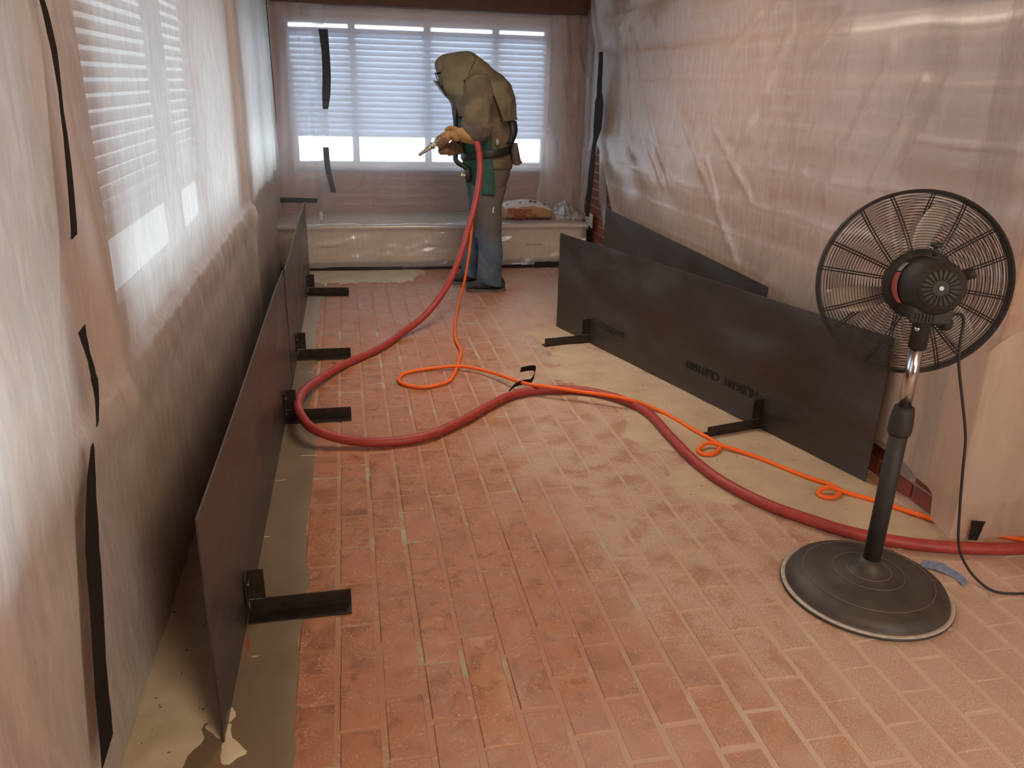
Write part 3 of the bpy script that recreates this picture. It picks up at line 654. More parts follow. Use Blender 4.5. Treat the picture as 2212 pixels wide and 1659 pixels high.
# ------------------------------------------------------------------ steel sheets with angle feet
def sheet_plate(label, a, b, h, hz, feet, side, txt=None, lean=0.0, h2=None):
    a = Vector((*a, 0)); b = Vector((*b, 0)); d = (b - a); L = d.length; d.normalize(); nrm = Vector((-d.y, d.x, 0)) * side
    t = thing('steel_sheet', label, 'steel sheet', (a + b) / 2)
    M2 = Matrix((d, nrm, Vector((0, 0, 1)))).transposed().to_4x4(); M2.translation = a
    h2 = h2 or h; ns = 24; v = []; f = []; th = .0045
    for i in range(ns + 1):
        for j in range(7):
            s = i / ns * L; z = .0045 + (lerp(h, h2, i / ns) - .0045) * j / 6; bow = .004 * math.sin(s * 1.9 + 1) * j / 6
            for o_ in (0, -th): v.append(M2 @ Vector((s, o_ + lean * z + bow, z)))
    st = 14
    for i in range(ns):
        for j in range(6):
            p = i * st + j * 2
            f += [(p, p + st, p + st + 2, p + 2), (p + 1, p + 3, p + st + 3, p + st + 1)]
        f += [(i * st, i * st + 1, i * st + st + 1, i * st + st), (i * st + 12, i * st + st + 12, i * st + st + 13, i * st + 13)]
    for j in range(6): f += [(j * 2, j * 2 + 2, j * 2 + 3, j * 2 + 1), (ns * st + j * 2, ns * st + j * 2 + 1, ns * st + j * 2 + 3, ns * st + j * 2 + 2)]
    link('plate', v, f, STL, t, True).data.polygons.foreach_set('use_smooth', [False] * len(f))
    for (s, fl_, ang) in feet:
        R = M2 @ Matrix.Translation((s, 0, 0)) @ Matrix.Rotation(ang, 4, 'Z')
        mb = MB(); w = .05; q = .005
        mb.box(-q / 2, q / 2, .001, .30, .005, .005 + w, R); mb.box(-w * fl_ if fl_ > 0 else 0, 0 if fl_ > 0 else w, .001, .30, .005 - q * .9, .005, R) 
        foot = mb.build('angle_foot', BLK, t, bevel=.001)
        mb = MB(); mb.box(-q / 2, q / 2, .002, .052, .055, .155, R); mb.box(0 if fl_ < 0 else -w, w if fl_ < 0 else 0, .001, .001 + q, .055, .155, R)
        mb.build('angle_upright', BLK, t, bevel=.001)
        pts = [R @ Vector((.0, y, .0555 + .0015 * math.sin(y * 900))) for y in [.004 + .0045 * i for i in range(11)]]
        wv = MB().add(*tubev(pts, .0028, 6)); wv.add(*tubev([R @ Vector((.003 * (1 if fl_ < 0 else -1), .004, .02 + .01 * i)) for i in range(8)], .0025, 6))
        o = wv.build('weld_bead', WELD, t, True)
        MB().add(*tubev([R @ Vector((.001 * fl_, .007, .118)), R @ Vector((-.018 * fl_, .009, .118))], .0035, 8)).build('bolt', WELD, t)
    if txt:
        for (s, siz, word, zz) in txt:
            me = text_mesh(word, siz, .0004, .0012); PN = simple('stencil_ink', (.012, .009, .008), .7)
            # stencilled upside down on the plate
            w = max(q.co.x for q in me.vertices)
            for q in me.vertices:
                x, y, z = q.co; q.co = M2 @ Vector((s + (w - x) * (1 if side > 0 else 1), .0028 + z + lean * .1, zz + siz - y))
            o = objm('stencil_lettering', me, PN, t)
    return t
# feet: distance along, flange side, yaw
Ls = [(-.350, 1.580), (-.326, 3.985)]; Lf = [(-.325, 4.000), (-.322, 6.40)]
sheet_plate('near-left upright steel sheet with two welded angle feet, its corner closest to us', Ls[0], Ls[1], .615, 0, [(.50, 1, -.03), (1.97, 1, -.02)], -1)
sheet_plate('far-left upright steel sheet continuing to the bench, two angle feet', Lf[0], Lf[1], .615, 0, [(.455, 1, -.01), (1.93, 1, .08)], -1)
sheet_plate('large dark steel sheet standing across the right of the floor, stencilled and footed', (1.322, 4.919), (2.040, 2.574), .622, 0, [(.39, 1, .12), (1.85, 1, .08)], -1,
            [(1.30, .058, 'HUB6181  CL#31080', .115), (.50, .050, '0A6OD2LD', .115)])
sheet_plate('dark steel sheet leaning on the film of the right wall, behind the other', (1.935, 5.90), (1.925, 3.36), .635, 0, [], -1)

# ------------------------------------------------------------------ red hose, orange cord
HA = [(0.898,5.700,1.116),(0.920,5.680,0.987),(0.902,5.620,0.835),(0.860,5.550,0.686),(0.800,5.450,0.543),(0.745,5.350,0.419),(0.656,5.200,0.279),(0.555,5.050,0.177),(0.433,4.930,0.084),(0.298,4.789,0.034)]
HB = [(0.144,4.521,0.024),(-0.07, 4.235, 0.026), (-0.209, 3.937, 0.045), (-0.262, 3.716, 0.07), (-0.272, 3.536, 0.085), (-0.246, 3.381, 0.088), (-0.187, 3.27, 0.07), (-0.051, 3.221, 0.035), (0.107, 3.198, 0.024),(0.293,3.236,0.024),(0.481,3.388,0.024),(0.615,3.531,0.024),(0.784,3.682,0.024),(0.964,3.725,0.024),(1.152,3.687,0.024),(1.307,3.548,0.024),(1.383,3.355,0.024),(1.386,3.065,0.024),(1.394,2.825,0.024),(1.428,2.629,0.024),(1.510,2.437,0.024),(1.620,2.294,0.024),(1.734,2.178,0.024),(1.905,2.080,0.024),(2.086,2.027,0.024),(2.271,1.998,0.024),(2.623,1.985,0.024)]
HP = [(.735, 5.80, 1.170), (.78, 5.775, 1.185), (.85, 5.735, 1.175)] + HA + HB
t = thing('blast_hose', 'thick red rubber hose looping over the brick floor from the worker to the right', 'hose', (.3, 3.2, 0))
link('hose', *tubev(catmull(HP, 10), .0215, 16), HOSEM, t, True)
CA = [(0.935,5.90,0.775),(0.911,5.880,0.638),(0.890,5.850,0.473),(0.863,5.800,0.310),(0.812,5.700,0.113)]
CB = [(0.740,5.475,0.014),(0.656,5.013,0.012),(0.616,4.662,0.012),(0.617,4.460,0.012),(0.572,4.229,0.012),(0.502,3.987,0.012),(0.430,3.904,0.012),(0.330,3.876,0.012),(0.239,3.936,0.012),(0.225,4.022,0.012),(0.276,4.111,0.012),(0.433,4.160,0.014),(0.585,4.133,0.026),(0.721,4.010,0.030),(0.849,3.766,0.052),(0.953,3.685,0.058),(1.103,3.606,0.054),(1.307,3.483,0.053),(1.468,3.386,0.012),(1.537,3.151,0.012),(1.579,3.016,0.012),(1.572,2.953,0.012),(1.514,2.899,0.012),(1.467,2.906,0.012),(1.468,2.948,0.014),(1.528,2.979,0.028),(1.598,2.939,0.020),(1.698,2.831,0.012),(1.806,2.639,0.012),(1.876,2.547,0.012),(1.866,2.489,0.012),(1.820,2.458,0.012),(1.778,2.472,0.012),(1.782,2.502,0.014),(1.832,2.510,0.028),(1.910,2.471,0.012),(1.981,2.396,0.012),(2.075,2.275,0.012),(2.16,2.17,0.012),(2.24,2.12,0.012),(2.333,2.061,0.012),(2.436,1.990,0.012)]
k = NT('orange_braided_cord'); uvp = k.pos(); wv = k.n('ShaderNodeTexVoronoi', {'Vector': uvp, 'Scale': 330.0}).outputs['Distance']
CORDM = k.pbr(k.ramp(wv, [(.1, (1.0, .19, .012)), (.7, (.85, .12, .006))]), .6, 0, k.bump(wv, -.6, .002))
t = thing('air_line', 'thin bright orange cord with small loops beside the red hose', 'cord', (.6, 4.2, 0))
P = catmull(CA + CB, 12); rad = [.0093 + .0006 * math.sin(i * 2.1) for i in range(len(P))]
link('cord', *tubev(P, .0093, 10, True, rad), CORDM, t, True)
link('coupling', *tubev([(.937, 5.90, .835), (.936, 5.90, .80), (.935, 5.90, .765)], .012, 12), simple('brass', (.62, .50, .28), .3, .9), t, True)

# ------------------------------------------------------------------ pedestal fan
fan = thing('pedestal_fan', 'black pedestal fan seen from behind on a round dusty base', 'fan', (1.58, 1.895, 0))
FB = simple('black_fan_plastic', (.022, .020, .017), .65, 0, .2, 18, .1); FBB = simple('dusty_black_base', (.050, .042, .033), .55, 0, .25, 14, .15)
CHR = simple('chrome_tube', (.62, .62, .64), .18, 1.0, .05, 9, .02); WIRE = simple('black_grille_wire', (.020, .017, .015), .40, .3, .1, 9, .05)
BS = Matrix.Translation((1.58, 1.895, .0015))
br_ = .262
link('base', *lathe([(.001, .0), (br_ - .006, .0), (br_, .004), (br_, .009), (br_ - .004, .012), (br_ - .014, .013), (br_ - .017, .022), (br_ - .026, .038), (br_ - .042, .048), (.198, .054), (.195, .0565), (.15, .064), (.108, .070), (.105, .0715), (.07, .076), (.052, .084), (.038, .100), (.028, .122), (.001, .112)], 96, BS), FBB, fan, True)
link('base_rim', *lathe([(br_ - .0015, .0115), (br_ - .004, .0132), (br_ - .014, .0142), (br_ - .0145, .0138)], 96, BS, False), simple('pale_worn_rim', (.46, .42, .36), .7, 0, .2, 60, .2), fan, True)
for rr_, zz in ((.197, .0568), (.107, .0722), (.067, .0772)):
    link('ring_groove', *tubev([BS @ Vector((rr_ * math.cos(a), rr_ * math.sin(a), zz)) for a in [2 * PI * i / 72 for i in range(73)]], .0009, 5, False), simple('worn_edge', (.20, .18, .15), .6), fan, True)
link('lower_pole', *tubev([(1.58, 1.893, .10), (1.579, 1.891, .585)], .0265, 28), FB, fan, True)
link('collar', *lathe([(.001, 0), (.031, 0), (.034, .01), (.034, .035), (.031, .07), (.027, .088), (.001, .09)], 28, Matrix.Translation((1.579, 1.891, .555))), FB, fan, True)
link('chrome_pole', *tubev([(1.579, 1.891, .63), (1.577, 1.890, .85)], .0185, 28), CHR, fan, True)
link('tilt_joint', *lathe([(.001, 0), (.0245, 0), (.0245, .07), (.027, .075), (.027, .095), (.018, .1), (.018, .13), (.001, .13)], 24, Matrix.Translation((1.577, 1.890, .825))), FB, fan, True)
kn = MB(); kn.add(*tubev([(1.60, 1.885, .905), (1.635, 1.875, .90)], .010, 10)); kn.add(*lathe([(.001, 0), (.017, 0), (.020, .006), (.017, .022), (.001, .024)], 10, frame((1.63, 1.876, .90), (.95, -.25, -.1))))
kn.build('clamp_knob', FB, fan, True)
link('bolt', *lathe([(.001, 0), (.008, 0), (.007, .004), (.001, .005)], 12, frame((1.556, 1.880, .885), (-.8, -.6, 0))), CHR, fan, True)
AX = Vector((.385, .900, -.165)).normalized(); CF = Vector((1.613, 2.008, .986)); FM = frame(CF, AX, (1, -.5, 0))
R_ = .263
def fp(r, a, z): return FM @ Vector((r * math.cos(a), r * math.sin(a), z))
def ringpts(r, z, n=72): return [fp(r, 2 * PI * i / n, z) for i in range(n + 1)]
# the wide band round the cage
link('grille_band', *lathe([(R_, -.020), (R_ + .004, -.018), (R_ + .004, .018), (R_, .020), (R_ - .004, .018), (R_ - .004, -.018), (R_, -.020)], 96, FM, False), FB, fan, True)
def cagez(r, rear): # domed profile
    q = min(1, r / R_); return -(.018 + .060 * (1 - q ** 3.2)) if rear else (.018 + .070 * (1 - q ** 3.0))
for rear, nr, nm in ((True, 25, 'rear_grille'), (False, 25, 'front_grille')):
    mb = MB()
    for i in range(nr):
        r = lerp(.072 if rear else .045, R_ - .005, i / (nr - 1)); mb.add(*tubev(ringpts(r, cagez(r, rear)), .00105, 4, False))
    o = mb.build(nm, WIRE, fan, True)
    for s in range(8):
        for da in (-.018, .018):
            a = 2 * PI * (s + (.5 if rear else .12)) / 8
            P = []
            for i in range(13):
                r = lerp(.06 if rear else .04, R_ - .002, i / 12); P.append(fp(r, a + da * (.272 / max(r, .08)) * .8, cagez(r, rear) + (-.0018 if rear else .0018)))
            sp = link('spoke', *tubev(P, .0021, 6), WIRE); sp.parent = o; sp.matrix_parent_inverse = Matrix.Identity(4)
link('front_badge', *lathe([(.001, .086), (.04, .086), (.048, .090), (.04, .094), (.001, .096)], 32, FM), FB, fan, True)
# blades at rest
BLD = simple('pale_grey_blade', (.40, .36, .33), .4, 0, .06, 9, .05)
for s in range(3):
    v = []
    for i in range(9):
        for j in range(7):
            r = lerp(.035, .235, i / 8); w = .42 * (math.sin(PI * min(1, .25 + .62 * i / 8))) ; a = 2 * PI * s / 3 + .5 + w * (j / 6 - .5) * 1.25 + .25 * i / 8
            v.append(fp(r, a, .012 + .040 * (j / 6 - .5)))
    f = [(i * 7 + j, i * 7 + j + 1, i * 7 + j + 8, i * 7 + j + 7) for i in range(8) for j in range(6)]
    solid(link('blade', v, f, BLD, fan, True), .0015)
link('hub', *lathe([(.001, -.02), (.036, -.02), (.038, .03), (.03, .045), (.001, .05)], 32, FM), FB, fan, True)
link('rear_plate', *lathe([(.06, -.085), (.098, -.083), (.100, -.074), (.06, -.070)], 48, FM), FB, fan, True)
# motor
mot = link('motor_housing', *lathe([(.001, -.262), (.043, -.262), (.052, -.258), (.054, -.252), (.060, -.246), (.074, -.225), (.076, -.13), (.079, -.088), (.070, -.082), (.001, -.08)], 56, FM), FB, fan, True)
VENT = simple('vent_slot_black', (.003, .003, .003), .9)
for i in range(20):
    a = 2 * PI * i / 20; m = FM @ Matrix.Rotation(a, 4, 'Z')
    o = MB().box(.020, .048, -.0018, .0018, -.2632, -.258, m).build('vent_slot', VENT); o.parent = mot; o.matrix_parent_inverse = Matrix.Identity(4)
o = link('centre_screw', *lathe([(.001, -.2665), (.006, -.2665), (.007, -.262), (.001, -.2615)], 12, FM), CHR); o.parent = mot
# label wrapped round the left of the housing
v = []; 
for i in range(15):
    for zz in (-.150, -.094):
        a = FM.inverted() @ (CF + Vector((-.9, .3, -.15))); aa = math.atan2(a.y, a.x) + (i / 14 - .5) * 1.15; v.append(fp(.0795, aa, zz))
o = link('warning_label', v, [(2 * i, 2 * i + 2, 2 * i + 3, 2 * i + 1) for i in range(14)], simple('red_label', (.62, .13, .11), .6), None, True); o.parent = mot; o['label'] = 'red warning label on the motor'
v = []
for i in range(7):
    for zz in (-.140, -.094):
        aa = math.atan2(a.y, a.x) + .62 + (i / 6) * .38; aa2 = math.atan2(a.y, a.x) - .62 - (i / 6) * .38; v.append(fp(.0795, aa2 if (FM @ Vector((math.cos(aa2), math.sin(aa2), 0))).z > (FM @ Vector((math.cos(aa), math.sin(aa), 0))).z else aa, zz))
o = link('rating_label', v, [(2 * i, 2 * i + 2, 2 * i + 3, 2 * i + 1) for i in range(6)], simple('pale_label', (.40, .36, .32), .6), None, True); o.parent = mot
# switch box under the motor
DM = frame(CF - AX * .165 + Vector((0, 0, -.0)), (0, 0, 1), AX)
sb = MB().box(-.072, .062, -.052, .052, -.088, -.045, DM).build('switch_box', FB, fan, bevel=.006)
for i in range(6):
    o = MB().box(-.0732, -.070, -.006 + i * .009, -.002 + i * .009, -.082, -.060, DM).build('vent_slot', VENT); o.parent = sb
kb = MB(); tp = CF - AX * .15 + Vector((0, 0, .082)); kb.add(*tubev([tp, tp + Vector((0, 0, .03))], .006, 10)); kb.add(*tubev([tp + Vector((0, 0, .026)), tp + Vector((0, 0, .036))], .015, 14)); kb.build('oscillation_knob', FB, fan, True)
sd_ = FM.to_3x3() @ Vector((1, 0, 0)); sd_.z = 0; sd_.normalize()
if sd_.x < 0: sd_ = -sd_
tp = CF - AX * .17 + sd_ * .078 + Vector((0, 0, .035)); link('side_knob', *tubev([tp, tp + sd_ * .022 + Vector((0, 0, .008)), tp + sd_ * .024 + Vector((0, 0, .009))], .014, 12), FB, fan, True)
P = catmull([tuple(CF - AX * .20 + Vector((.055, -.02, -.075))), (1.690, 1.87, .915), (1.700, 1.865, .80), (1.745, 1.86, .66), (1.785, 1.86, .545), (1.795, 1.85, .44), (1.82, 1.85, .30), (1.85, 1.85, .17), (1.895, 1.845, .09), (1.945, 1.83, .035), (1.99, 1.81, .008), (2.05, 1.79, .006), (2.14, 1.785, .006), (2.30, 1.80, .006)], 8)
link('power_cord', *tubev(P, .0042, 8), FB, fan, True)

# ------------------------------------------------------------------ bag of sand on the bench
bag = thing('sand_bag', 'brown paper bag of sand with red lettering lying on the bench', 'bag', (1.55, 6.99, .39))
BAGM = simple('brown_kraft_paper', (.44, .235, .125), .85, 0, .1, 12, .4); BAGW = simple('white_bag_paper', (.58, .52, .45), .8, 0, .06, 14, .4)
def bagp(x, t):   # x 0..1 along, t 0..1 round the front from bottom to top
    tp = .150 * (math.sin(PI * (.10 + .86 * x)) ** .30) + .008 * N(x * 5, 1); 
    return tp
def bagpt(x, a):
    X = lerp(1.325, 1.775, x); e = (math.sin(PI * min(1, max(0, x))) ** .18 if 0 < x < 1 else .0); hh = bagp(x, 0); dy = .15 * (.55 + .45 * e); ca, sa = math.cos(a), math.sin(a)
    y = 7.0 - math.copysign(abs(ca) ** .55, ca) * dy; z = .392 + hh / 2 + math.copysign(abs(sa) ** .62, sa) * hh / 2
    return Vector((X, y + .004 * N(x * 9, a * 2), z + .004 * N(x * 12, a * 3, 5) * (1 if sa > 0 else 0)))
nx, na = 40, 40; v = [bagpt(i / nx, 2 * PI * k / na) for i in range(nx + 1) for k in range(na)]
f = [(i * na + k, (i + 1) * na + k, (i + 1) * na + (k + 1) % na, i * na + (k + 1) % na) for i in range(nx) for k in range(na)] + [tuple(range(na)), tuple(reversed([nx * na + k for k in range(na)]))]
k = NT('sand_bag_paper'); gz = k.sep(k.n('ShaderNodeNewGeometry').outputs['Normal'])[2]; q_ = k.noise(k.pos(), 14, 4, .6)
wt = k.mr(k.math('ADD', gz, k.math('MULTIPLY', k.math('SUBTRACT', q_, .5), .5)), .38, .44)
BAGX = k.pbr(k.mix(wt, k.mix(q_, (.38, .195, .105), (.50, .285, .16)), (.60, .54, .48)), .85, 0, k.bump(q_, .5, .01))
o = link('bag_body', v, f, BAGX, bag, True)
RED = simple('red_brown_ink', (.30, .035, .018), .8); DK = simple('dark_ink', (.16, .075, .03), .8)
def bagtext(s, size, x0, z0, mat, bold, sx=1.0, parent=bag, nm='lettering'):
    me = text_mesh(s, size, .0004, bold)
    for q in me.vertices:
        X = x0 + q.co.x * sx; Z = z0 + q.co.y; x = (X - 1.325) / .45; hh = bagp(x, 0); r = max(-1, min(1, (Z - .392 - hh / 2) / (hh / 2)))
        q.co = Vector((X, bagpt(x, 0).y - .004 - q.co.z, Z))
    return objm(nm, me, mat, parent)
bagtext('STANDARD', .058, 1.362, .446, RED, .0022, .68); bagtext('SAND', .056, 1.415, .400, RED, .0022, .70)
bagtext('CB-60', .020, 1.565, .432, DK, .0005); bagtext('OF  18-10-17', .018, 1.525, .411, DK, .0005)
for (x, s) in ((.09, .018), (.34, .02), (.55, .035), (.63, .03), (.82, .025)):
    c = bagpt(x, 1.15); mb = MB()
    mb.add(*lathe([(.001, 0), (s * .5, 0), (s * .5, .0012), (.001, .0012)], 12, frame(c + Vector((0, -.001, .0015)), (0, -.75, 1)))); mb.build('ink_mark', simple('maroon_ink', (.16, .04, .04), .8), bag)

# ------------------------------------------------------------------ the worker
pm = thing('person', 'person in a tan-green blasting hood, green apron and jeans, bent over a nozzle', 'person', (1.0, 5.98, 0))
SKIN = simple('skin', (.52, .30, .21), .6, 0, .06, 20, .1)
HOOD = mat_cloth('hood_canvas', (.125, .105, .058), (.180, .148, .085), 7); JKT = mat_cloth('jacket_canvas', (.105, .080, .050), (.17, .132, .080), 8)
CUFF = mat_cloth('dark_cuff', (.085, .062, .052), (.130, .098, .084), 10); GRN = mat_cloth('green_apron', (.018, .075, .058), (.040, .105, .080), 6)
DEN = None
k = NT('dusty_denim'); p = k.pos(); z_ = k.sep(p)[2]; a = k.noise(p, 8, 5, .6, .5); b = k.noise(k.mapping(p, (200, 200, 40)), 1, 2)
dusty = k.math('ADD', k.mr(z_, .25, .62), k.math('MULTIPLY', k.math('SUBTRACT', a, .5), 1.3))
c = k.mix(k.mr(a, .35, .65), (.060, .095, .135), (.115, .155, .200)); c = k.mix(k.mr(dusty, .2, .9, 0, .85), c, (.115, .095, .078))
DEN = k.pbr(c, .9, 0, k.bump(k.math('ADD', k.math('MULTIPLY', b, .15), k.noise(k.mapping(p, (1, 1, .5)), 20, 4, .6, 1)), .5, .012))
GLV = mat_cloth('tan_leather_glove', (.33, .18, .065), (.42, .25, .095), 20, .7, 150); GLD = mat_cloth('brown_leather_glove', (.15, .090, .050), (.21, .13, .075), 20, .75, 150)
SHO = mat_cloth('dark_shoe', (.030, .026, .025), (.055, .048, .045), 25, .75); SOLE = simple('grey_sole', (.12, .115, .11), .8); BLKR = simple('black_rubber', (.014, .013, .014), .45, 0, .2, 30, .2)
# the body itself: one continuous skinned figure under the clothes
J = dict(pel=(1.04, 6.03, .92), sp=(1.04, 6.02, 1.10), ch=(1.02, 6.00, 1.30), nk=(.96, 5.99, 1.46), hd=(.86, 5.98, 1.56), cr=(.795, 5.98, 1.62), fc=(.755, 5.98, 1.545), no=(.715, 5.98, 1.525),
         ls=(.98, 6.16, 1.42), le=(.97, 6.20, 1.19), lw=(.82, 5.97, 1.09), rs=(.97, 5.82, 1.42), re=(.93, 5.77, 1.19), rw=(.84, 5.745, 1.165),
         lh=(1.03, 6.12, .86), lk=(.985, 6.16, .48), la=(.97, 6.18, .10), lt=(.86, 6.19, .05), rh=(1.04, 5.94, .86), rk=(1.03, 5.93, .48), ra=(1.06, 5.92, .10), rt=(.93, 5.92, .05), ear=(.86, 5.90, 1.55), ear2=(.86, 6.06, 1.55))
E_ = [('pel', 'sp'), ('sp', 'ch'), ('ch', 'nk'), ('nk', 'hd'), ('hd', 'cr'), ('hd', 'fc'), ('fc', 'no'), ('ch', 'ls'), ('ls', 'le'), ('le', 'lw'), ('ch', 'rs'), ('rs', 're'), ('re', 'rw'), ('pel', 'lh'), ('lh', 'lk'), ('lk', 'la'), ('la', 'lt'),
      ('pel', 'rh'), ('rh', 'rk'), ('rk', 'ra'), ('ra', 'rt'), ('hd', 'ear'), ('hd', 'ear2')]
RD = dict(pel=.11, sp=.11, ch=.12, nk=.05, hd=.075, cr=.06, fc=.05, no=.012, ls=.055, le=.038, lw=.028, rs=.055, re=.038, rw=.028, lh=.075, lk=.052, la=.028, lt=.014, rh=.075, rk=.052, ra=.028, rt=.014, ear=.016, ear2=.016)
ks = list(J); me = bpy.data.meshes.new('body'); me.from_pydata([J[q] for q in ks], [(ks.index(a), ks.index(b)) for a, b in E_], [])
bo = objm('body', me, SKIN, pm); sk = bo.modifiers.new('skin', 'SKIN'); sk.use_smooth_shade = True; me.skin_vertices.new() if not me.skin_vertices else None
for i, q in enumerate(ks): me.skin_vertices[0].data[i].radius = (RD[q], RD[q]); me.skin_vertices[0].data[i].use_root = (q == 'pel')
bo.modifiers.new('sub', 'SUBSURF').levels = 1
def cl(nm, L, mat, **kw):
    t_ = kw.pop('t', 0); o = link(nm, *rings(L, **kw), mat, pm, True)
    if t_: solid(o, t_)
    return o
# torso jacket
cl('jacket', [(.86, 1.545, 1.00, 1.56, 5.99, .12), (.80, 1.48, 1.10, 1.50, 5.99, .19), (.80, 1.40, 1.165, 1.40, 5.99, .205), (.815, 1.28, 1.185, 1.29, 6.0, .195), (.83, 1.20, 1.215, 1.21, 6.01, .19), (.84, 1.13, 1.215, 1.13, 6.02, .185),
   (.85, 1.07, 1.185, 1.075, 6.02, .172), (.855, 1.02, 1.19, 1.03, 6.02, .175), (.865, .965, 1.212, .955, 6.02, .182), (.875, .93, 1.215, .915, 6.02, .180)], JKT, wr=.022, wf=9, cap=False, t=.003, seg=44)
# trousers: seat and two legs
cl('jeans', [(.875, .99, 1.19, 1.0, 6.02, .165), (.878, .92, 1.205, .92, 6.02, .175), (.882, .85, 1.19, .84, 6.02, .178), (.89, .78, 1.165, .77, 6.02, .175), (.905, .73, 1.13, .72, 6.02, .165), (.95, .70, 1.08, .69, 6.02, .10)], DEN, wr=.008)
cl('trouser_leg', [(.895, .80, 1.165, .79, 5.945, .09), (.905, .72, 1.138, .71, 5.935, .10), (.922, .60, 1.125, .60, 5.93, .095), (.932, .50, 1.126, .50, 5.925, .088), (.930, .43, 1.130, .43, 5.92, .082), (.950, .35, 1.135, .36, 5.92, .078), (.957, .25, 1.138, .25, 5.92, .075), (.952, .165, 1.136, .17, 5.92, .078), (.952, .11, 1.132, .110, 5.92, .078), (.955, .085, 1.135, .055, 5.92, .078), (.958, .075, 1.138, .035, 5.92, .074)], DEN, wr=.010, wf=12, cap=False, t=.003)
cl('trouser_leg', [(.890, .80, 1.14, .79, 6.10, .09), (.90, .70, 1.11, .70, 6.11, .095), (.912, .58, 1.09, .58, 6.13, .09), (.915, .46, 1.075, .46, 6.15, .082), (.905, .36, 1.065, .36, 6.16, .078), (.885, .24, 1.045, .25, 6.17, .075), (.868, .16, 1.035, .165, 6.18, .076), (.862, .11, 1.035, .105, 6.18, .076), (.868, .085, 1.035, .055, 6.18, .076), (.872, .075, 1.035, .04, 6.18, .074)], DEN, wr=.012, wf=12, seed=4, cap=False, t=.003)
# shoes
def shoe(xt, xh, y, nm='shoe'):
    L = xh - xt; P = []
    def R(t, z0, z1, w): return (t, z0, z1, w)
    v = []; f = []; n = 14; m = 16
    for i in range(n + 1):
        t = i / n; x = xt + L * t; w = .048 * (math.sin(PI * min(1, (t * .93 + .07))) ** .42) * (1.0 + .10 * math.sin(t * 6)); top = pl([(0, .045), (.12, .072), (.35, .092), (.55, .115), (.75, .120), (.93, .105), (1, .07)], t)
        for k in range(m):
            a = 2 * PI * k / m; ca, sa = math.cos(a), math.sin(a); zc = (top + .022) / 2; hz = (top - .022) / 2
            v.append((x, y + w * math.copysign(abs(ca) ** .7, ca), zc + hz * math.copysign(abs(sa) ** .8, sa)))
    for i in range(n):
        for k in range(m): f.append((i * m + k, (i + 1) * m + k, (i + 1) * m + (k + 1) % m, i * m + (k + 1) % m))
    f += [tuple(range(m)), tuple(reversed([n * m + k for k in range(m)]))]
    s = link(nm, v, f, SHO, pm, True)
    v = []; out = []
    for i in range(28):
        a = 2 * PI * i / 28; ca = math.cos(a); x = (xt + xh) / 2 - ca * (L / 2 + .006); t = (x - xt) / L; w = .047 * (max(.02, math.sin(PI * min(1, max(0, t * .9 + .08)))) ** .4); out.append((x, y + math.copysign(min(w, abs(math.sin(a)) * .09), math.sin(a))))
    v = [(x, yy, z) for z in (.001 + .0, .021) for x, yy in out]
    v = [(x, yy, z + (.012 * max(0, 1 - (x - xt) / .05) if z < .01 else .006 * max(0, 1 - (x - xt) / .05))) for x, yy, z in v]
    f = [(i, (i + 1) % 28, 28 + (i + 1) % 28, 28 + i) for i in range(28)] + [tuple(reversed(range(28))), tuple(range(28, 56))]
    o = link('sole', v, f, SOLE); o.parent = s
    for q in range(4):
        xx = xt + .09 + q * .022; zt = pl([(0, .045), (.12, .072), (.35, .092), (.55, .115), (.75, .120)], (xx - xt) / L) + .002
        o = link('lace', *tubev([(xx, y - .026, zt - .008), (xx + .006, y, zt + .001), (xx, y + .026, zt - .008)], .0028, 6), SOLE); o.parent = s
shoe(.868, 1.165, 5.92); shoe(.775, 1.06, 6.185)
# apron: bib, waist and the skirt that wraps to the near side
cl('apron', [(.805, 1.37, 1.15, 1.36, 5.99, .205), (.80, 1.28, 1.17, 1.27, 6.0, .205), (.812, 1.18, 1.19, 1.18, 6.01, .20), (.828, 1.10, 1.19, 1.10, 6.02, .195), (.838, 1.03, 1.19, 1.03, 6.02, .19), (.848, .96, 1.195, .96, 6.02, .196), (.862, .90, 1.20, .90, 6.02, .198), (.874, .82, 1.20, .82, 6.02, .198), (.886, .735, 1.20, .742, 6.02, .198)],
   GRN, arc=(PI * .53, PI * 1.53), seg=26, wr=.007, wf=8, t=.003)
# belt
def beltring(dz): return [(.838 - .004, 1.00 + dz, 1.198 + .004, 1.062 + dz, 6.02, .196)]
cl('belt', [(.832, 1.025, 1.200, 1.085, 6.02, .200), (.832, 1.010, 1.203, 1.070, 6.02, .202), (.834, .985, 1.205, 1.045, 6.02, .202), (.838, .972, 1.203, 1.03, 6.02, .199)], BLKR, cap=False, t=.004, wr=.003)
MB().add(*rings([(1.195, 1.10, 1.235, 1.10, 5.93, .035), (1.19, 1.06, 1.245, 1.055, 5.93, .042), (1.195, 1.0, 1.262, .985, 5.93, .045), (1.205, .955, 1.275, .962, 5.93, .04), (1.21, .945, 1.25, .945, 5.93, .03)])).build('hip_pouch', CUFF, pm, True)
cl('back_pack_strap', [(1.135, 1.27, 1.222, 1.255, 5.93, .06), (1.15, 1.18, 1.232, 1.18, 5.93, .065), (1.13, 1.10, 1.205, 1.10, 5.93, .06)], BLKR, wr=.006)
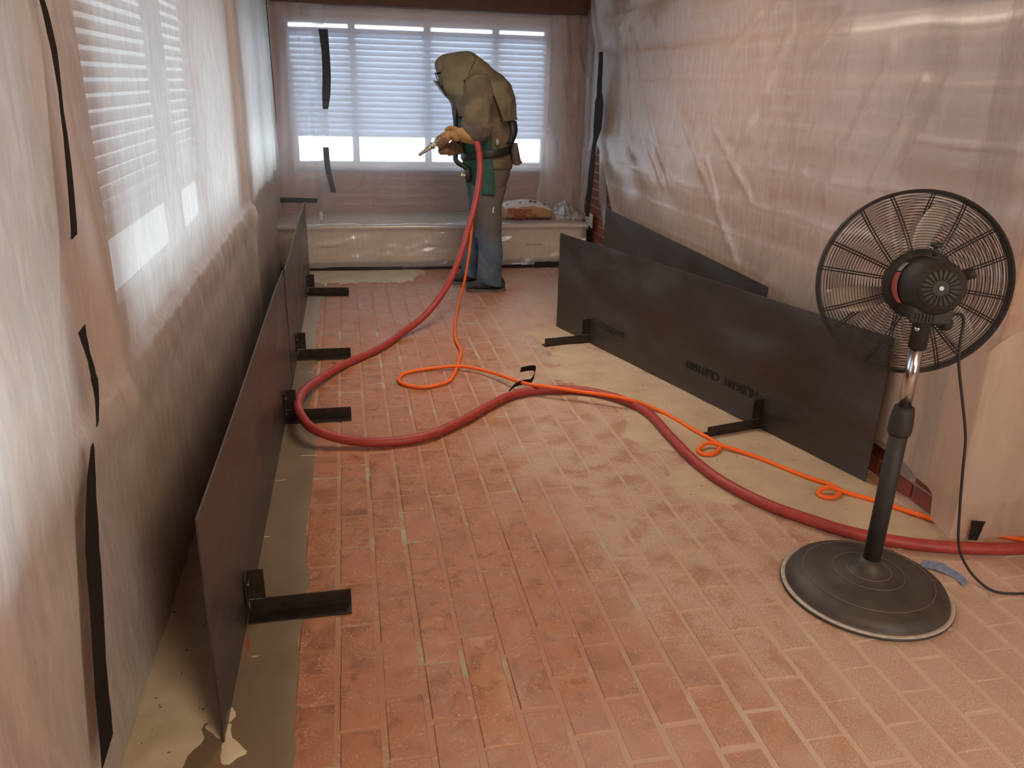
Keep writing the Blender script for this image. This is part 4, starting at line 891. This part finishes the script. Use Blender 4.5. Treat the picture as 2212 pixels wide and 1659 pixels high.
# hood and cape
HL = [(.755, 1.690, .80, 1.702, 5.98, .03), (.700, 1.682, .875, 1.708, 5.98, .075), (.652, 1.640, .945, 1.672, 5.98, .112), (.642, 1.590, .995, 1.640, 5.98, .130), (.652, 1.545, 1.035, 1.610, 5.98, .145), (.672, 1.500, 1.075, 1.580, 5.98, .165), (.690, 1.455, 1.115, 1.550, 5.98, .195), (.715, 1.415, 1.150, 1.520, 5.98, .222)]
HC = HL + [(.745, 1.380, 1.185, 1.475, 5.985, .236), (.768, 1.330, 1.208, 1.420, 5.985, .240), (.785, 1.280, 1.215, 1.360, 5.985, .240), (.800, 1.235, 1.228, 1.262, 5.985, .236)]
sub = 9; v, f = rings(HC, seg=128, sub=sub, wr=.018, wf=8, seed=2, cap=False)
cols = 128; nrow = (len(HC) - 1) * sub + 1
def hem(near):                   # how far down the cloth reaches: near = +1 at the back, -1 over the face
    return pl([(-1, .93), (-.60, .90), (-.42, .62), (-.30, .475), (.10, .475), (.16, .56), (.30, .90), (.38, 1.0), (1, 1.0)], near)
G = [Vector(q) for q in v]; v2 = []
for i in range(nrow):
    t = i / (nrow - 1)
    for k_ in range(cols):
        tm = hem(math.cos(2 * PI * k_ / cols)); tt = (t if t < .25 else .25 + (t - .25) / .75 * (tm - .25)) * (nrow - 1); i0 = min(int(tt), nrow - 2); v2.append(G[i0 * cols + k_].lerp(G[(i0 + 1) * cols + k_], tt - i0))
v = v2; keepf = list(f)
v.append(Vector((.778, 5.98, 1.699))); keepf += [(len(v) - 1, (k_ + 1) % cols, k_) for k_ in range(cols)]
o = link('hood', v, keepf, HOOD, pm, True); solid(o, .005)
# seam over the hood
SEAM = mat_cloth('dark_seam', (.06, .048, .028), (.09, .07, .04))
def on_hood(i, a):
    kf = (a / (2 * PI) * cols) % cols; k0 = int(kf); fr_ = kf - k0; p_ = G[i * cols + k0 % cols].lerp(G[i * cols + (k0 + 1) % cols], fr_); c_ = sum((G[i * cols + q] for q in range(cols)), Vector()) / cols; return p_ + (p_ - c_).normalized() * .0035
link('hood_seam', *tubev([on_hood(i, lerp(.12, 1.0, min(1, i / 40)) * -PI * .5) for i in range(8, 54)], .0032, 6), SEAM, pm, True)
# visor: pale window in a dark frame, with the flap that sticks out below it
VIS = simple('pale_visor', (.42, .34, .30), .3); 
vm = frame((.676, 5.98, 1.518), (-.93, 0, -.36), (0, 1, 0))
vf = MB().box(-.062, .062, -.046, .046, -.03, .012, vm).build('visor', VIS, pm, bevel=.006)
fr = MB()
for (a0, a1, b0, b1) in ((-.07, .07, .040, .054), (-.07, .07, -.054, -.040), (-.07, -.056, -.05, .05), (.056, .07, -.05, .05)): fr.box(a0, a1, b0, b1, -.02, .014, vm)
o = fr.build('visor_frame', BLKR); o.parent = vf; o.matrix_parent_inverse = Matrix.Identity(4)
fm = frame((.672, 5.98, 1.462), (-.78, 0, -.62), (0, 1, 0))
fl2 = MB(); fl2.add([(q) for q in [(.060, 5.98, 0)]], []) if False else None
Fp = [Vector(p_) for p_ in ((.632, 5.90, 1.512), (.632, 6.06, 1.512), (.668, 6.05, 1.505), (.668, 5.91, 1.505), (.712, 5.925, 1.408), (.712, 6.035, 1.408), (.742, 6.03, 1.425), (.742, 5.93, 1.425))]
link('visor_flap', Fp, [(0, 1, 2, 3), (0, 4, 5, 1), (3, 2, 6, 7), (0, 3, 7, 4), (1, 5, 6, 2), (4, 7, 6, 5)], BLKR, pm)
# sleeves
cl('sleeve', [(.900, 1.562, .955, 1.568, 5.80, .03), (.850, 1.540, .995, 1.550, 5.80, .065), (.818, 1.475, 1.005, 1.480, 5.785, .082), (.812, 1.38, 1.010, 1.375, 5.765, .084), (.818, 1.29, 1.015, 1.275, 5.755, .082), (.802, 1.250, 1.015, 1.205, 5.75, .080), (.797, 1.232, .985, 1.145, 5.745, .075)], JKT, wr=.020, wf=11, seed=9, seg=40)
cl('cuff', [(.800, 1.262, 1.010, 1.205, 5.745, .078), (.790, 1.238, .975, 1.128, 5.74, .080), (.792, 1.220, .930, 1.106, 5.735, .074), (.800, 1.212, .898, 1.104, 5.73, .062)], CUFF, wr=.010, wf=14, seed=3)
cl('sleeve', [(.90, 1.54, .98, 1.55, 6.18, .04), (.84, 1.50, 1.02, 1.51, 6.20, .075), (.82, 1.38, 1.02, 1.38, 6.215, .08), (.83, 1.27, 1.02, 1.26, 6.20, .078), (.80, 1.19, .99, 1.12, 6.13, .07), (.77, 1.14, .90, 1.07, 6.04, .06), (.755, 1.12, .84, 1.04, 5.97, .05)], JKT, wr=.012, seed=12)
# nozzle line and gloves closed on it
ND = Vector((.494 - .715, 0, 1.02 - 1.166)).normalized(); NP = Vector((.715, 5.80, 1.160))
def axis_pt(s): return NP + ND * s          # s=0 at the near hand, growing towards the tip
def glove(nm, mat, gaunt, palm, sc_, base_s, rad, side, thumb):
    """gauntlet loft + palm + four fingers wound round the tool + thumb, welded by a voxel remesh"""
    mb = MB(); mb.add(*rings(gaunt, seg=20, sub=4, wr=.004, wf=25))
    for (c, r) in palm:
        mb.add(*lathe([(.001, -r), (r * .6, -r * .8), (r * .95, -r * .3), (r, 0), (r * .95, r * .3), (r * .6, r * .8), (.001, r)], 16, Matrix.Translation(c)))
    e1 = Vector((0, 0, 1)); e1 = (e1 - ND * e1.dot(ND)).normalized(); e2 = Vector((0, -1, 0))
    for i in range(4):
        s = base_s + (i - 1.5) * .0215; ln = (.92, 1.05, 1.0, .85)[i]; P = []; Rr = []
        for j in range(9):
            a = (1.25 - j / 8 * 2.9 * ln) if side > 0 else (-1.75 + j / 8 * 1.9 * ln)
            rr = rad + .012; P.append(axis_pt(s + .004 * j / 8) + (e1 * math.sin(a) + e2 * math.cos(a)) * rr); Rr.append(.0125 - .0025 * j / 8)
        mb.add(*tubev(P, .01, 10, True, Rr)); mb.add(*lathe([(.001, -.009), (.007, -.006), (.0098, 0), (.007, .006), (.001, .009)], 10, Matrix.Translation(P[-1])))
    P = catmull(thumb, 4); mb.add(*tubev(P, .013, 10, True, [.0165 - .004 * i / (len(P) - 1) for i in range(len(P))]))
    mb.add(*lathe([(.001, -.013), (.009, -.009), (.013, 0), (.009, .009), (.001, .013)], 10, Matrix.Translation(P[-1])))
    o = mb.build(nm, mat, pm, True); r = o.modifiers.new('r', 'REMESH'); r.mode = 'VOXEL'; r.voxel_size = .0045; r.use_smooth_shade = True
    s_ = o.modifiers.new('s', 'SMOOTH'); s_.factor = .5; s_.iterations = 2; return o
glove('glove', GLV, [(.810, 1.226, .900, 1.106, 5.725, .056), (.785, 1.212, .870, 1.100, 5.73, .050), (.762, 1.203, .835, 1.104, 5.74, .044), (.745, 1.200, .80, 1.115, 5.755, .038)],
      [((.752, 5.762, 1.165), .036), ((.765, 5.76, 1.15), .036)], 1, .010, .020, 1, [(.775, 5.745, 1.195), (.745, 5.745, 1.207), (.715, 5.76, 1.208), (.695, 5.78, 1.197)])
glove('glove', GLD, [(.775, 1.140, .845, 1.030, 5.97, .050), (.745, 1.105, .815, 1.018, 5.93, .044), (.710, 1.080, .765, 1.012, 5.89, .038), (.672, 1.070, .715, 1.012, 5.85, .034)],
      [((.690, 5.84, 1.050), .032), ((.670, 5.83, 1.048), .030)], 1, .070, .032, -1, [(.72, 5.88, 1.08), (.69, 5.87, 1.10), (.665, 5.86, 1.115), (.645, 5.85, 1.112)])
# breathing tube and belt valve
P = catmull([(.775, 5.93, 1.37), (.776, 5.92, 1.28), (.782, 5.92, 1.18), (.790, 5.93, 1.08), (.782, 5.93, 1.02), (.778, 5.92, .985), (.80, 5.91, .955), (.84, 5.90, .935), (.870, 5.90, .905)], 14)
link('breathing_tube', *tubev(P, .018, 14, True, [.0165 + .0025 * (i % 2) for i in range(len(P))]), BLKR, pm, True)
vb = link('belt_valve', *tubev([(.862, 5.89, .935), (.866, 5.89, .90), (.868, 5.89, .86), (.872, 5.89, .825)], .022, 16, True, [.014, .022, .026, .018]), BLKR, pm, True)
o = link('brass_fitting', *tubev([(.845, 5.885, .872), (.822, 5.885, .878), (.818, 5.885, .879)], .011, 12), simple('brass_fitting', (.75, .58, .28), .28, .9)); o.parent = vb
# a scuff of white paint on the jeans and a patch on the jacket
o = link('paint_scuff', *rings([(1.050, .655, 1.056, .656, 5.832, .003), (1.038, .63, 1.050, .63, 5.829, .003), (1.042, .61, 1.052, .61, 5.829, .003)], seg=8), simple('white_paint', (.6, .58, .54), .8), pm)
o = link('chalk_mark', *rings([(1.062, 1.135, 1.07, 1.135, 5.83, .004), (1.055, 1.115, 1.08, 1.112, 5.826, .006), (1.063, 1.09, 1.07, 1.09, 5.83, .004)], seg=10), simple('pale_chalk', (.36, .38, .34), .8), pm)

# blast nozzle
nz = thing('blast_nozzle', 'short metal blast nozzle with brass body held in the worker gloves', 'nozzle', tuple(axis_pt(.12)))
ALU = simple('dull_aluminium', (.46, .43, .37), .35, .8); BRS = simple('brassy_body', (.34, .27, .16), .42, .6); WTP = simple('white_thread_tape', (.66, .62, .58), .8)
NM = frame(NP, ND)
link('tip', *lathe([(.001, .255), (.011, .255), (.0125, .20), (.016, .165), (.017, .140), (.001, .140)], 20, NM), ALU, nz, True)
link('tip_ring', *lathe([(.001, .150), (.022, .150), (.024, .144), (.024, .136), (.020, .130), (.001, .130)], 20, NM), ALU, nz, True)
link('coupling', *lathe([(.001, .132), (.019, .132), (.020, .122), (.018, .112), (.001, .11)], 20, NM), WTP, nz, True)
link('valve_body', *lathe([(.001, .115), (.020, .113), (.029, .100), (.034, .080), (.035, .060), (.028, .048), (.001, .046)], 24, NM), BRS, nz, True)
link('rear_coupling', *lathe([(.001, .050), (.020, .048), (.022, .03), (.019, .02), (.017, -.03), (.001, -.035)], 20, NM), WTP, nz, True)

# ------------------------------------------------------------------ drifting blast dust in the far half of the room
hz = NT('blast_dust_haze'); q = hz.pos(); n_ = hz.noise(q, 1.3, 2, .5); xx, yy, zz = hz.sep(q)[:3]
den = hz.math('MULTIPLY', hz.mr(n_, .35, .70, .25, 1), hz.mr(xx, 1.4, -.1, .25, 1)); den = hz.math('MULTIPLY', den, hz.mr(zz, 1.6, .5, .4, 1))
vs = hz.n('ShaderNodeVolumeScatter', {'Color': (.95, .92, .90, 1), 'Density': hz.math('MULTIPLY', den, .28), 'Anisotropy': .3})
hz.t.links.new(vs.outputs[0], hz.out.inputs['Volume'])
o = MB().box(-.52, 1.95, 6.25, 7.24, .02, 2.0).build('dust_haze', hz.m); tag(o, 'faint dust cloud drifting in front of the far window and bench', 'dust'); o['kind'] = 'stuff'
hz.m.cycles.homogeneous_volume = False
